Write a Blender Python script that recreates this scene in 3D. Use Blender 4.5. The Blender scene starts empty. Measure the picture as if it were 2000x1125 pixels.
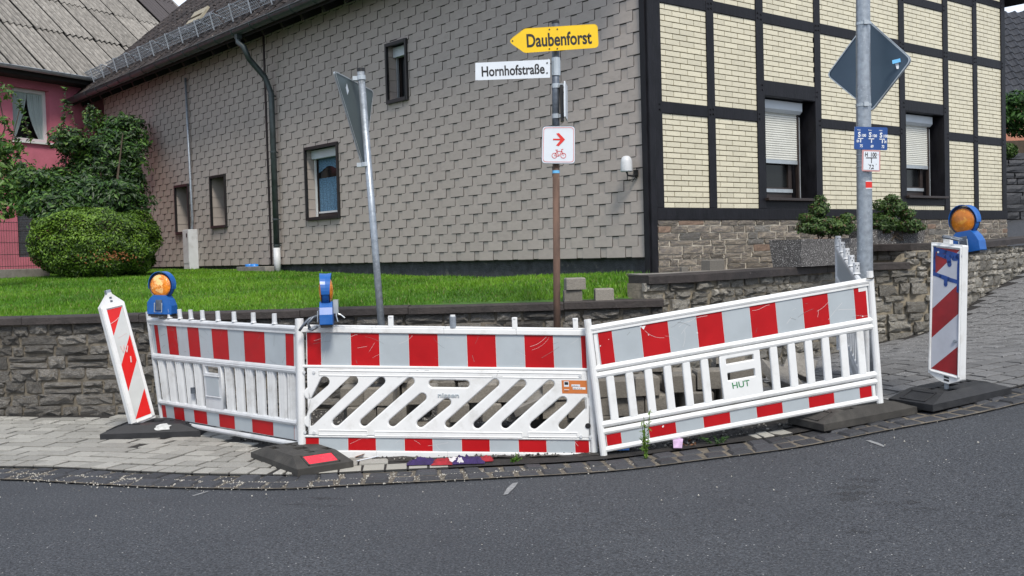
import bpy, math, random
import numpy as np
from mathutils import Vector, Matrix, noise

random.seed(7)
RNG = np.random.default_rng(7)
SC = bpy.context.scene
COL = SC.collection

# ---------------------------------------------------------------- camera
FOC = 2030.0
zc = Vector((-1695, 59840, 2030)).normalized()          # world up seen from the camera
fwd = Vector((0, 0, -1))
yc = (fwd - zc * fwd.dot(zc)).normalized()
xc = yc.cross(zc)
RCAM = Matrix((xc, yc, zc))
EYE = Vector((0, 0, 1.5))
cam_d = bpy.data.cameras.new("camera")
cam_d.lens = FOC / 2000 * 36
cam_d.sensor_width = 36
cam_d.clip_end = 600
cam = bpy.data.objects.new("camera", cam_d)
COL.objects.link(cam)
cam.matrix_world = Matrix.Translation(EYE) @ RCAM.to_4x4()
SC.camera = cam

# ---------------------------------------------------------------- sky and sun
world = bpy.data.worlds.new("World")
SC.world = world
world.use_nodes = True
wn = world.node_tree.nodes
wl = world.node_tree.links
bg = wn["Background"]
sky = wn.new("ShaderNodeTexSky")
sky.sky_type = 'NISHITA'
sky.sun_disc = False
SUN_DIR = Vector((0.22, -0.80, 1.05)).normalized()      # towards the sun
sky.sun_elevation = math.asin(SUN_DIR.z)
sky.sun_rotation = math.atan2(SUN_DIR.x, SUN_DIR.y)
sky.air_density = 1.0
sky.dust_density = 2.0
tc = wn.new("ShaderNodeTexCoord")
cn = wn.new("ShaderNodeTexNoise"); cn.inputs["Scale"].default_value = 2.6; cn.inputs["Detail"].default_value = 7
cr = wn.new("ShaderNodeValToRGB")
cr.color_ramp.elements[0].position = 0.30
cr.color_ramp.elements[1].position = 0.62
mx = wn.new("ShaderNodeMix"); mx.data_type = 'RGBA'
wl.new(tc.outputs["Generated"], cn.inputs["Vector"])
wl.new(cn.outputs["Fac"], cr.inputs["Fac"])
wl.new(cr.outputs["Color"], mx.inputs["Factor"])
wl.new(sky.outputs["Color"], mx.inputs["A"])
mx.inputs["B"].default_value = (6.7, 7.4, 8.6, 1)
wl.new(mx.outputs["Result"], bg.inputs["Color"])
bg.inputs["Strength"].default_value = 0.092
sun_d = bpy.data.lights.new("sun", 'SUN')
sun_d.energy = 2.1
sun_d.angle = math.radians(14)
sun_d.color = (1.0, 0.93, 0.82)
sun = bpy.data.objects.new("sun", sun_d)
COL.objects.link(sun)
sun.rotation_euler = (-SUN_DIR).to_track_quat('-Z', 'Y').to_euler()
SC.view_settings.view_transform = 'Standard'
SC.view_settings.look = 'None'
SC.view_settings.exposure = 0.74
SC.view_settings.gamma = 1

# ---------------------------------------------------------------- rays
def ray(px, py):
    return RCAM @ Vector((px - 1000, 562.5 - py, -FOC))
def D(px, py, Y):
    r = ray(px, py); return EYE + r * ((Y - EYE.y) / r.y)
def G(px, py, z):
    r = ray(px, py); return EYE + r * ((z - EYE.z) / r.z)
def on_plane(px, py, p0, n):
    r = ray(px, py); return EYE + r * ((p0 - EYE).dot(n) / r.dot(n))
RI = RCAM.transposed()
def proj(p):
    v = RI @ (Vector(p) - EYE)
    if v.z > -0.1: return None
    return (1000 + FOC * v.x / -v.z, 562.5 - FOC * v.y / -v.z, -v.z)

# ---------------------------------------------------------------- terrain
class TPS:
    def __init__(s, pts):
        P = np.array(pts, float); s.xy = P[:, :2]; n = len(P)
        K = s.phi(np.linalg.norm(s.xy[:, None] - s.xy[None], axis=2)) + np.eye(n) * 0.02
        Q = np.hstack([np.ones((n, 1)), s.xy])
        A = np.vstack([np.hstack([K, Q]), np.hstack([Q.T, np.zeros((3, 3))])])
        s.w = np.linalg.solve(A, np.concatenate([P[:, 2], np.zeros(3)]))
    def phi(s, r):
        return np.where(r > 1e-6, r * r * np.log(np.maximum(r, 1e-6)), 0.0)
    def many(s, xy):
        xy = np.asarray(xy, float).copy()
        xy[:, 0] = np.clip(xy[:, 0], -14, 20); xy[:, 1] = np.clip(xy[:, 1], 0, 32)
        r = np.linalg.norm(xy[:, None] - s.xy[None], axis=2)
        return s.phi(r) @ s.w[:-3] + s.w[-3] + xy @ s.w[-2:]
    def __call__(s, x, y):
        return float(s.many([(x, y)])[0])
GZ = TPS([(-14, 10, .03), (-6, 10, .03), (-5, 7.4, 0), (-3.6, 7.4, 0), (-3.6, 10.1, -.02), (-1.5, 6.8, 0), (0, 7, 0),
          (.65, 7.3, 0), (0, 10, 0), (1.5, 10.2, .02), (-5, 4, 0), (0, 4, 0), (0, 0, 0), (-12, 4, 0), (-10, 0, 0), (6, 0, .1),
          (3.7, 7.5, .27), (2.56, 7.3, .17), (3.3, 7.7, .24), (2.8, 7.9, .20), (2.3, 5, .08), (6, 4, .4), (12, 5, .9),
          (3.1, 9.8, .30), (4.5, 12.9, .23), (5.19, 13.0, .365), (6.3, 14.2, .65), (7.78, 15.8, 1.0), (9.0, 18, 1.35),
          (12, 22, 2.0), (7, 10, .62), (12, 12, 1.3), (20, 10, 1.9), (20, 30, 3.0), (14, 30, 2.9), (-6, 30, .6), (2, 20, .8)])
LZ = TPS([(-6, 10.3, .97), (-3, 10.3, .98), (-14, 10.3, .98), (1.3, 10.3, 1.0), (1.4, 11.8, 1.2), (0, 13.7, 1.17), (-4.2, 18.8, 1.28),
          (-6.7, 21.8, 1.33), (-8.5, 17.5, 1.30), (-12, 17, 1.30), (-10, 24, 1.33), (-14, 30, 1.4), (5, 20, 1.3)])
def ground_hit(px, py, f=GZ):
    z = f(*G(px, py, 0.2)[:2]) if py > 560 else 0.5
    for _ in range(25):
        p = G(px, py, z); z = .5 * z + .5 * f(p.x, p.y)
    return Vector((p.x, p.y, z))

# ---------------------------------------------------------------- materials
def rgba(c): return (c[0], c[1], c[2], 1)
def mat(name, col, rough=.65, var=.25, scale=6, bump=0.0, bscale=40, metal=0, obj=0.0, col2=None, mix=.5, det=6,
        spec=.5, grime=0.0, gscale=2.0, gcol=(.03, .03, .028), world=False, stretch=None, trans=0.0, sheen=0, patch=None):
    m = bpy.data.materials.new(name); m.use_nodes = True
    n, l = m.node_tree.nodes, m.node_tree.links
    b = n["Principled BSDF"]
    b.inputs["Roughness"].default_value = rough
    b.inputs["Metallic"].default_value = metal
    b.inputs["Specular IOR Level"].default_value = spec
    t = n.new("ShaderNodeTexCoord"); oi = n.new("ShaderNodeObjectInfo")
    if world:
        g = n.new("ShaderNodeNewGeometry"); base = g.outputs["Position"]
    else: base = t.outputs["Object"]
    add = n.new("ShaderNodeVectorMath"); add.operation = 'MULTIPLY_ADD'
    add.inputs[1].default_value = stretch or (1, 1, 1)
    mul = n.new("ShaderNodeVectorMath"); mul.operation = 'SCALE'
    mul.inputs[0].default_value = (37, 53, 71)
    l.new(oi.outputs["Random"], mul.inputs["Scale"])
    l.new(base, add.inputs[0])
    if not world: l.new(mul.outputs[0], add.inputs[2])
    vec = add.outputs[0]
    def nz(sc, d=6, r=.6):
        q = n.new("ShaderNodeTexNoise"); q.inputs["Scale"].default_value = sc
        q.inputs["Detail"].default_value = d; q.inputs["Roughness"].default_value = r
        l.new(vec, q.inputs["Vector"]); return q.outputs["Fac"]
    def ramp(s, a, c):
        q = n.new("ShaderNodeMapRange"); q.inputs["From Min"].default_value = a; q.inputs["From Max"].default_value = c
        l.new(s, q.inputs["Value"]); return q.outputs["Result"]
    def mixc(f, a, c, typ='MIX'):
        q = n.new("ShaderNodeMix"); q.data_type = 'RGBA'; q.blend_type = typ
        for s, k in ((f, "Factor"), (a, "A"), (c, "B")):
            if isinstance(s, (tuple, list)): q.inputs[k].default_value = rgba(s)
            elif isinstance(s, (int, float)): q.inputs[k].default_value = s
            else: l.new(s, q.inputs[k])
        return q.outputs["Result"]
    f1 = nz(scale, det)
    lo = tuple(c * (1 - var) for c in col); hi = tuple(min(1, c * (1 + var)) for c in col)
    c = mixc(ramp(f1, .3, .7), lo, hi)
    if col2: c = mixc(ramp(nz(scale * .45, 4), mix - .1, mix + .1), c, col2)
    if patch: c = mixc(ramp(nz(patch[1], 5), patch[2], patch[2] + .06), c, patch[0])
    if obj:
        v = n.new("ShaderNodeMapRange"); v.inputs["To Min"].default_value = 1 - obj; v.inputs["To Max"].default_value = 1 + obj
        l.new(oi.outputs["Random"], v.inputs["Value"])
        h = n.new("ShaderNodeHueSaturation"); l.new(c, h.inputs["Color"]); l.new(v.outputs["Result"], h.inputs["Value"])
        c = h.outputs["Color"]
    if grime:
        g1 = ramp(nz(gscale, 8, .7), .52, .75)
        gm = n.new("ShaderNodeMath"); gm.operation = 'MULTIPLY'; gm.inputs[1].default_value = grime; l.new(g1, gm.inputs[0])
        c = mixc(gm.outputs[0], c, gcol)
    l.new(c, b.inputs["Base Color"])
    if bump:
        bp = n.new("ShaderNodeBump"); bp.inputs["Strength"].default_value = 1; bp.inputs["Distance"].default_value = bump
        l.new(nz(bscale, 5, .65), bp.inputs["Height"]); l.new(bp.outputs["Normal"], b.inputs["Normal"])
    rr = n.new("ShaderNodeMapRange"); rr.inputs["To Min"].default_value = max(.05, rough - .12); rr.inputs["To Max"].default_value = min(1, rough + .12)
    l.new(f1, rr.inputs["Value"]); l.new(rr.outputs["Result"], b.inputs["Roughness"])
    if trans:
        b.inputs["Subsurface Weight"].default_value = 0
        tr = n.new("ShaderNodeBsdfTranslucent"); l.new(c, tr.inputs["Color"])
        ms = n.new("ShaderNodeMixShader"); ms.inputs[0].default_value = trans
        l.new(b.outputs[0], ms.inputs[1]); l.new(tr.outputs[0], ms.inputs[2])
        l.new(ms.outputs[0], n["Material Output"].inputs["Surface"])
    return m

M = {}
def asphalt():
    m = bpy.data.materials.new("asphalt"); m.use_nodes = True
    n, l = m.node_tree.nodes, m.node_tree.links; b = n["Principled BSDF"]
    g = n.new("ShaderNodeNewGeometry")
    def nz(sc, d, r=.6, st=None):
        q = n.new("ShaderNodeTexNoise"); q.inputs["Scale"].default_value = sc; q.inputs["Detail"].default_value = d; q.inputs["Roughness"].default_value = r
        if st:
            v = n.new("ShaderNodeVectorMath"); v.operation = 'MULTIPLY'; v.inputs[1].default_value = st; l.new(g.outputs["Position"], v.inputs[0]); l.new(v.outputs[0], q.inputs["Vector"])
        else: l.new(g.outputs["Position"], q.inputs["Vector"])
        return q.outputs["Fac"]
    def ramp(s, a, c, lo=0, hi=1):
        q = n.new("ShaderNodeMapRange"); q.inputs["From Min"].default_value = a; q.inputs["From Max"].default_value = c
        q.inputs["To Min"].default_value = lo; q.inputs["To Max"].default_value = hi; l.new(s, q.inputs["Value"]); return q.outputs["Result"]
    def mixc(f, a, c, typ='MIX'):
        q = n.new("ShaderNodeMix"); q.data_type = 'RGBA'; q.blend_type = typ
        for s, k in ((f, "Factor"), (a, "A"), (c, "B")):
            if isinstance(s, tuple): q.inputs[k].default_value = rgba(s)
            elif isinstance(s, (int, float)): q.inputs[k].default_value = s
            else: l.new(s, q.inputs[k])
        return q.outputs["Result"]
    c = mixc(ramp(nz(70, 4, .8), .36, .66), (.008, .009, .011), (.084, .092, .106))
    vo = n.new("ShaderNodeTexVoronoi"); vo.inputs["Scale"].default_value = 75; l.new(g.outputs["Position"], vo.inputs["Vector"])
    sep = n.new("ShaderNodeSeparateColor"); l.new(vo.outputs["Color"], sep.inputs[0])
    a1 = ramp(sep.outputs[0], .98, .985); a2 = ramp(vo.outputs["Distance"], .34, .24)
    mm = n.new("ShaderNodeMath"); mm.operation = 'MULTIPLY'; l.new(a1, mm.inputs[0]); l.new(a2, mm.inputs[1])
    c = mixc(mm.outputs[0], c, (.42, .42, .41))
    a3 = ramp(sep.outputs[1], .72, .74); mm2 = n.new("ShaderNodeMath"); mm2.operation = 'MULTIPLY'; l.new(a3, mm2.inputs[0]); l.new(a2, mm2.inputs[1])
    c = mixc(mm2.outputs[0], c, (.12, .122, .128))
    c = mixc(.55, c, mixc(ramp(nz(1.1, 5), .35, .7), (.8, .8, .82), (1.18, 1.17, 1.15)), 'MULTIPLY')
    c = mixc(ramp(nz(1.3, 6, .7, (.45, 2.2, 1)), .60, .74, 0, .45), c, (.026, .026, .028))
    l.new(c, b.inputs["Base Color"])
    b.inputs["Roughness"].default_value = .78; b.inputs["Specular IOR Level"].default_value = .45
    bp = n.new("ShaderNodeBump"); bp.inputs["Distance"].default_value = .006; l.new(nz(110, 3, .7), bp.inputs["Height"]); l.new(bp.outputs["Normal"], b.inputs["Normal"])
    return m
M['asphalt'] = asphalt()
M['bed'] = mat('joint_sand', (.018, .016, .015), .95, .5, 20, .006, 90, world=True, patch=((.04, .075, .02), 1.8, .68))
M['gutter_bed'] = mat('sandy_gutter_joint', (.125, .108, .085), .95, .5, 25, .006, 90, world=True)
M['gravel_bed'] = mat('dark_gravel_soil', (.040, .037, .034), .95, .6, 30, .02, 60, world=True, patch=((.09, .085, .075), 6, .60))
M['stone_chip'] = mat('pale_grit', (.36, .345, .31), .8, .4, 9, obj=.4)
M['stone_chip_dark'] = mat('grey_grit', (.10, .097, .092), .85, .5, 9)
M['paver'] = mat('beige_concrete_paver', (.265, .258, .236), .85, .25, 14, .0022, 150, obj=.18, grime=.45, gscale=7, gcol=(.10, .095, .085), patch=((.42, .42, .39), 70, .555))
M['paver_dark'] = mat('grey_concrete_paver', (.118, .119, .122), .75, .3, 12, .0022, 130, obj=.2, grime=.6, gscale=5, gcol=(.055, .055, .055), patch=((.30, .30, .30), 70, .57))  # right-hand pavers: grey concrete with their shade put into the colour
M['paver_white'] = mat('speckled_granite_paver', (.33, .32, .285), .8, .15, 30, .002, 120, obj=.08, patch=((.16, .15, .135), 55, .60))
M['cobble'] = mat('basalt_cobble', (.036, .038, .044), .62, .35, 10, .004, 60, obj=.3)
M['mortar_light'] = mat('pale_old_mortar', (.235, .205, .155), .95, .4, 9, .012, 45, world=True, grime=.5, gscale=2.6, gcol=(.06, .055, .048))
M['mortar'] = mat('old_mortar', (.150, .132, .105), .95, .4, 9, .012, 45, world=True, grime=.8, gscale=1.6, gcol=(.040, .037, .033))
M['wallstone_light'] = mat('light_grey_rubble', (.250, .240, .215), .75, .5, 12, .02, 34, obj=.35, grime=.45, gscale=7, gcol=(.05, .048, .045), patch=((.42, .41, .39), 19, .62), col2=(.185, .165, .13), mix=.58)
M['wallstone'] = mat('grey_slate_rubble', (.178, .170, .158), .60, .65, 9, .022, 26, obj=.5, grime=.6, gscale=5, gcol=(.028, .028, .030), patch=((.40, .395, .38), 17, .62), col2=(.155, .135, .105), mix=.60)
M['coping'] = mat('weathered_slate_coping', (.032, .026, .025), .7, .5, 8, .008, 40, world=True, patch=((.20, .19, .175), 11, .70), grime=.4, gscale=3)
M['ashlar'] = mat('brown_sandstone_block', (.245, .212, .168), .8, .45, 9, .010, 35, obj=.38, col2=(.125, .112, .105), mix=.5, grime=.35, gscale=7, gcol=(.05, .042, .037))
M['ashlar_red'] = mat('reddish_sandstone_block', (.225, .155, .115), .8, .35, 9, .006, 35, obj=.2, grime=.4, gscale=5, gcol=(.05, .042, .037))
M['ashlar_mortar'] = mat('pale_mortar', (.42, .39, .33), .95, .2, 12, .004, 50, world=True)
M['shingle'] = mat('fibre_cement_shingle', (.372, .330, .302), .6, .06, 3, .0006, 90, obj=.045, grime=.22, gscale=1.6, gcol=(.12, .105, .095), world=False)
M['shingle_edge'] = mat('painted_edge_shade', (.045, .041, .039), .9, .3, 20)  # dark edge colour stands in for the shadow line around each shingle
M['shingle_back'] = mat('shingle_underlay', (.372, .330, .302), .7, .1, 3, world=True)
M['brick'] = mat('cream_glazed_brick', (.60, .565, .435), .42, .09, 6, .0012, 60, obj=.09, patch=((.50, .40, .25), 7, .72))
M['brick_mortar'] = mat('brown_mortar', (.155, .125, .075), .95, .25, 20, .002, 90, world=True)
M['timber'] = mat('black_painted_timber', (.0085, .0085, .0115), .5, .5, 12, .004, 25, world=True, patch=((.15, .14, .13), 30, .735), stretch=(1, 1, .35), spec=.25)
M['plaster_dark'] = mat('dark_roughcast_plinth', (.050, .054, .062), .95, .4, 10, .02, 60, world=True, patch=((.12, .115, .105), 5, .63))
M['roof_tile'] = mat('aged_brown_roof_tile', (.026, .020, .018), .6, .6, 9, .008, 40, obj=.6, patch=((.22, .20, .18), 9, .63), spec=.3)
M['roof_dark'] = mat('roof_board_dark', (.010, .009, .009), .8, .3, 8)
M['gutter'] = mat('patinated_zinc', (.045, .060, .064), .4, .4, 6, metal=.2, patch=((.11, .16, .155), 9, .70), world=True)
M['galv'] = mat('galvanised_steel', (.30, .335, .375), .38, .22, 22, .0012, 60, metal=.55, patch=((.42, .46, .50), 38, .60))
M['galv_dark'] = mat('dull_steel', (.13, .15, .18), .45, .3, 18, metal=.6)
M['rust'] = mat('rusty_steel', (.105, .062, .045), .8, .5, 12, .002, 70, patch=((.20, .19, .175), 14, .66), stretch=(1, 1, .25))
M['white_pl'] = mat('white_plastic', (.70, .715, .725), .38, .04, 6, .0006, 25, grime=.5, gscale=4, gcol=(.36, .34, .30), spec=.4)
M['white_pl2'] = mat('chalky_white_plastic', (.54, .56, .585), .45, .08, 6, .0006, 25, grime=.6, gscale=5, gcol=(.27, .26, .25))
M['film_red'] = mat('red_reflective_film', (.39, .0030, .0065), .45, .12, 5, patch=((.62, .52, .50), 21, .75), spec=.3)
M['film_red_dark'] = mat('dull_red_film', (.22, .010, .014), .4, .2, 8, patch=((.5, .42, .4), 24, .76))
M['film_red_bright'] = mat('bright_red_film', (.62, .010, .008), .35, .08, 5, patch=((.75, .6, .56), 18, .75))
M['film_gray'] = mat('silver_reflective_film', (.37, .415, .45), .35, .06, 5, patch=((.27, .27, .265), 17, .74), stretch=(1, 1, 1), spec=.6)
M['film_lav'] = mat('pale_reflective_film', (.40, .42, .48), .4, .08, 8, patch=((.3, .3, .3), 20, .74))
M['film_white'] = mat('white_reflective_film', (.52, .54, .54), .4, .06, 8, patch=((.3, .3, .28), 17, .72))
M['spray_blue'] = mat('blue_spray_paint', (.012, .050, .22), .6, .3, 20)
M['rubber'] = mat('grey_recycled_rubber', (.040, .038, .035), .85, .3, 12, .004, 120, grime=.4, gscale=6, gcol=(.10, .094, .082))
M['rubber_black'] = mat('black_recycled_rubber', (.014, .015, .018), .6, .4, 12, .004, 120, grime=.2, gscale=6, gcol=(.07, .068, .062))
M['white_splash'] = mat('white_paint_splash', (.45, .46, .46), .7, .3, 40)
M['refl_red'] = mat('bright_red_reflector', (.80, .020, .045), .3, .05, 10)
M['lampblue'] = mat('blue_plastic', (.010, .098, .36), .33, .15, 6, grime=.15, gscale=6, gcol=(.12, .16, .2))
M['black'] = mat('black_plastic', (.012, .012, .013), .45, .2, 6)
M['amber'] = mat('amber_lens', (.78, .22, .006), .13, .4, 24, .012, 26, patch=((.95, .55, .20), 11, .57), spec=.8)
M['amber_old'] = mat('weathered_amber_lens', (.50, .155, .008), .25, .35, 16, .004, 22, patch=((.62, .27, .03), 12, .58), spec=.6)
M['yellow'] = mat('yellow_sign_film', (.80, .52, .005), .35, .05, 6, grime=.12, gscale=8, gcol=(.4, .25, .02))
M['sign_white'] = mat('white_sign_film', (.64, .69, .75), .35, .03, 6, grime=.1, gscale=8, gcol=(.3, .3, .3))
M['sign_back'] = mat('grey_sign_back', (.085, .115, .125), .45, .12, 3, metal=.3, grime=.2, gscale=5)
M['sign_back_blue'] = mat('slate_grey_sign_back', (.060, .095, .135), .4, .08, 3, metal=.2)
M['alu'] = mat('aluminium_edge', (.46, .50, .53), .35, .15, 8, metal=.55)
M['ink'] = mat('black_print', (.010, .010, .012), .5, 0, 5)
M['ink_red'] = mat('red_print', (.62, .025, .018), .45, .05, 5)
M['ink_green'] = mat('green_stencil_paint', (.02, .20, .07), .7, .5, 60, patch=((.6, .62, .6), 30, .62))
M['ink_white'] = mat('white_print', (.72, .76, .80), .5, 0, 5)
M['sign_blue'] = mat('blue_sign_film', (.010, .060, .240), .4, .1, 6)
M['orange'] = mat('orange_sticker', (.50, .15, .035), .5, .1, 8)
M['stickblue'] = mat('light_blue_sticker', (.14, .46, .80), .5, .1, 8)
M['redwall'] = mat('raspberry_render', (.47, .135, .190), .9, .12, 3, .004, 50, world=True, grime=.3, gscale=1.2, gcol=(.22, .06, .085))
M['white_paint'] = mat('white_window_paint', (.62, .64, .64), .4, .05, 6)
M['curtain'] = mat('pale_net_curtain', (.36, .43, .43), .9, .15, 10, stretch=(14, 14, .6))
M['lace'] = mat('lace_curtain', (.085, .17, .26), .9, .8, 55)
M['dark_glass'] = mat('window_glass', (.008, .009, .010), .08, .2, 3, spec=.35)
M['glass_sky'] = mat('reflecting_glass', (.16, .27, .36), .06, .3, 3, spec=1)
M['brownframe'] = mat('brown_window_frame', (.028, .020, .018), .45, .2, 6)
M['shutter'] = mat('cream_roller_shutter', (.60, .61, .57), .45, .05, 5)
M['shutter_box'] = mat('white_shutter_box', (.50, .55, .59), .4, .05, 5)
M['asbestos'] = mat('weathered_corrugated_cement', (.215, .205, .190), .9, .4, 16, .006, 40, obj=.14, patch=((.38, .37, .345), 24, .60), grime=.5, gscale=12, gcol=(.09, .088, .085), stretch=(1, .6, 1))
M['asbestos_valley'] = mat('shaded_cement_valley', (.070, .068, .064), .95, .6, 20, obj=.2, patch=((.25, .24, .22), 18, .6))  # valleys darkened in the colour to imitate shading between the ridges
M['sheet_dark'] = mat('dark_corrugated_sheet', (.045, .038, .042), .6, .2, 6)
M['concrete'] = mat('grey_concrete', (.20, .19, .175), .9, .25, 12, .004, 70, obj=.1, grime=.4, gscale=8, gcol=(.09, .085, .08))
M['block'] = mat('grey_paving_block', (.200, .186, .164), .88, .25, 14, .003, 110, obj=.28, grime=.5, gscale=9, gcol=(.075, .07, .065))
M['aggregate'] = mat('exposed_aggregate', (.080, .077, .077), .85, .4, 30, .012, 80, patch=((.48, .47, .46), 85, .555))
M['wire'] = mat('grey_wire', (.27, .30, .34), .5, .2, 8, metal=.2)
M['fence_wire'] = mat('dark_fence_wire', (.03, .022, .022), .6, .2, 8)
M['cloth_purple'] = mat('purple_fabric', (.030, .015, .085), .9, .4, 14, .01, 20)
M['cloth_red'] = mat('red_fabric', (.26, .014, .022), .9, .4, 14, .01, 20)
M['cloth_white'] = mat('white_fabric', (.55, .53, .55), .9, .2, 14)
M['litter_blue'] = mat('blue_plastic_litter', (.02, .20, .62), .35, .3, 20)
M['litter_pink'] = mat('pink_paper_litter', (.42, .30, .46), .7, .3, 20)
M['stem'] = mat('brown_stem', (.055, .040, .026), .8, .3, 10)
for nm, c in (('grass_a', (.098, .235, .012)), ('grass_b', (.150, .310, .018)), ('grass_c', (.065, .180, .010)), ('hedge_a', (.078, .155, .014)),
              ('hedge_b', (.130, .235, .022)), ('hedge_c', (.025, .060, .008)), ('leaf_a', (.036, .095, .014)), ('leaf_b', (.070, .150, .020)),
              ('leaf_c', (.018, .045, .014)), ('leaf_y', (.12, .19, .035)), ('bush_a', (.035, .080, .018)), ('bush_b', (.065, .120, .022)),
              ('bush_c', (.085, .045, .025)), ('laurel_a', (.045, .12, .018)), ('laurel_b', (.020, .060, .010)), ('dry', (.20, .075, .02))):
    M[nm] = mat(nm, c, .5, .25, 3, trans=.25 if nm[:5] in ('grass',) else .15, spec=.4)
M['soil'] = mat('lawn_soil', (.040, .105, .010), .95, .35, 5, .01, 30, world=True)

# ---------------------------------------------------------------- mesh helpers
class MB:
    def __init__(s): s.v = []; s.f = []; s.m = []
    def add(s, vs, fs, mi=0):
        o = len(s.v); s.v += [tuple(v) for v in vs]; s.f += [tuple(i + o for i in f) for f in fs]; s.m += [mi] * len(fs); return s
    def box(s, x0, x1, y0, y1, z0, z1, mi=0):
        return s.hexa([(x0, y0, z0), (x1, y0, z0), (x1, y1, z0), (x0, y1, z0), (x0, y0, z1), (x1, y0, z1), (x1, y1, z1), (x0, y1, z1)], mi)
    def hexa(s, p, mi=0):
        return s.add(p, [(3, 2, 1, 0), (4, 5, 6, 7), (0, 1, 5, 4), (1, 2, 6, 5), (2, 3, 7, 6), (3, 0, 4, 7)], mi)
    def quad(s, a, b, c, d, mi=0): return s.add([a, b, c, d], [(0, 1, 2, 3)], mi)
    def prism(s, pts, ext, mi=0, side=None):
        ext = Vector(ext); n = len(pts); a = [Vector(p) for p in pts]; b = [p + ext for p in a]
        s.add(a + b, [tuple(range(n))[::-1], tuple(range(n, 2 * n))], mi)
        return s.add(a + b, [(i, (i + 1) % n, (i + 1) % n + n, i + n) for i in range(n)], mi if side is None else side)
    def tube(s, pts, r, n=8, mi=0, cap=True):
        pts = [Vector(p) for p in pts]; rs = r if isinstance(r, (list, tuple)) else [r] * len(pts)
        rings = []; up = None
        for i, p in enumerate(pts):
            t = (pts[min(i + 1, len(pts) - 1)] - pts[max(i - 1, 0)]).normalized()
            if up is None: up = Vector((0, 0, 1)) if abs(t.z) < .9 else Vector((1, 0, 0))
            a = t.cross(up).normalized(); b = a.cross(t).normalized(); up = b
            rings.append([p + (a * math.cos(2 * math.pi * k / n) + b * math.sin(2 * math.pi * k / n)) * rs[i] for k in range(n)])
        vs = [v for r_ in rings for v in r_]
        fs = [(i * n + k, i * n + (k + 1) % n, (i + 1) * n + (k + 1) % n, (i + 1) * n + k) for i in range(len(pts) - 1) for k in range(n)]
        if cap: fs += [tuple(range(n))[::-1], tuple((len(pts) - 1) * n + k for k in range(n))]
        return s.add(vs, fs, mi)
    def lathe(s, prof, n=24, mi=0, origin=(0, 0, 0), axis='Z'):
        vs = []
        for r, h in prof:
            for k in range(n):
                a = 2 * math.pi * k / n; c, d = r * math.cos(a), r * math.sin(a)
                q = (c, d, h) if axis == 'Z' else ((c, h, d) if axis == 'Y' else (h, c, d))
                vs.append((q[0] + origin[0], q[1] + origin[1], q[2] + origin[2]))
        fs = [(i * n + k, i * n + (k + 1) % n, (i + 1) * n + (k + 1) % n, (i + 1) * n + k) for i in range(len(prof) - 1) for k in range(n)]
        if axis == 'Y': fs = [f[::-1] for f in fs]
        return s.add(vs, fs, mi)
    def xf(s, fn): s.v = [tuple(fn(Vector(v))) for v in s.v]; return s
    def build(s, name, mats, parent=None, smooth=False, bevel=0, loc=None):
        me = bpy.data.meshes.new(name)
        me.from_pydata(s.v, [], s.f)
        mats = mats if isinstance(mats, (list, tuple)) else [mats]
        for q in mats: me.materials.append(M[q] if isinstance(q, str) else q)
        if any(s.m): me.polygons.foreach_set("material_index", s.m)
        if smooth: me.polygons.foreach_set("use_smooth", [True] * len(me.polygons))
        me.validate(); me.update()
        return link(name, me, parent, bevel, loc, smooth)
def link(name, me, parent=None, bevel=0, loc=None, smooth=False):
    o = bpy.data.objects.new(name, me); COL.objects.link(o)
    if parent: o.parent = parent
    if loc: o.location = loc
    if bevel:
        b = o.modifiers.new("bevel", 'BEVEL'); b.width = bevel; b.segments = 2; b.limit_method = 'ANGLE'
    return o
def recenter(o):
    vs = np.empty(len(o.data.vertices) * 3, 'f'); o.data.vertices.foreach_get('co', vs); vs = vs.reshape(-1, 3)
    c = np.array([(vs[:, 0].min() + vs[:, 0].max()) / 2, (vs[:, 1].min() + vs[:, 1].max()) / 2, vs[:, 2].min()], 'f')
    vs -= c; o.data.vertices.foreach_set('co', vs.ravel()); o.location = Vector([float(t) for t in c]); o.data.update(); return o
def tag(o, label, cat, group=None):
    o['label'] = label; o['category'] = cat
    if group: o['group'] = group
    return o
def empty(name, loc, label, cat, group=None, rz=0, rot=None):
    o = bpy.data.objects.new(name, None); COL.objects.link(o); o.location = loc; o.rotation_euler = rot or (0, 0, rz)
    o.empty_display_size = .1
    return tag(o, label, cat, group)
def struct(o): o['kind'] = 'structure'; return o
def stuff(o): o['kind'] = 'stuff'; return o
def mesh_np(name, V, F, mi, mats, parent=None, smooth=False):
    me = bpy.data.meshes.new(name); V = np.asarray(V, 'f'); F = np.asarray(F, 'i')
    me.vertices.add(len(V)); me.vertices.foreach_set('co', V.ravel())
    k = F.shape[1]; me.loops.add(F.size); me.loops.foreach_set('vertex_index', F.ravel())
    me.polygons.add(len(F)); me.polygons.foreach_set('loop_start', np.arange(len(F), dtype='i') * k)
    me.polygons.foreach_set('loop_total', np.full(len(F), k, 'i'))
    for q in mats: me.materials.append(M[q])
    if mi is not None: me.polygons.foreach_set('material_index', np.asarray(mi, 'i'))
    if smooth: me.polygons.foreach_set('use_smooth', np.ones(len(F), bool))
    me.update(calc_edges=True); me.validate()
    return link(name, me, parent)
def unit(vs, fs, mats, name='piece'):
    me = bpy.data.meshes.new(name); me.from_pydata([tuple(v) for v in vs], [], fs)
    for q in (mats if isinstance(mats, (list, tuple)) else [mats]): me.materials.append(M[q])
    me.update(); return me
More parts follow.
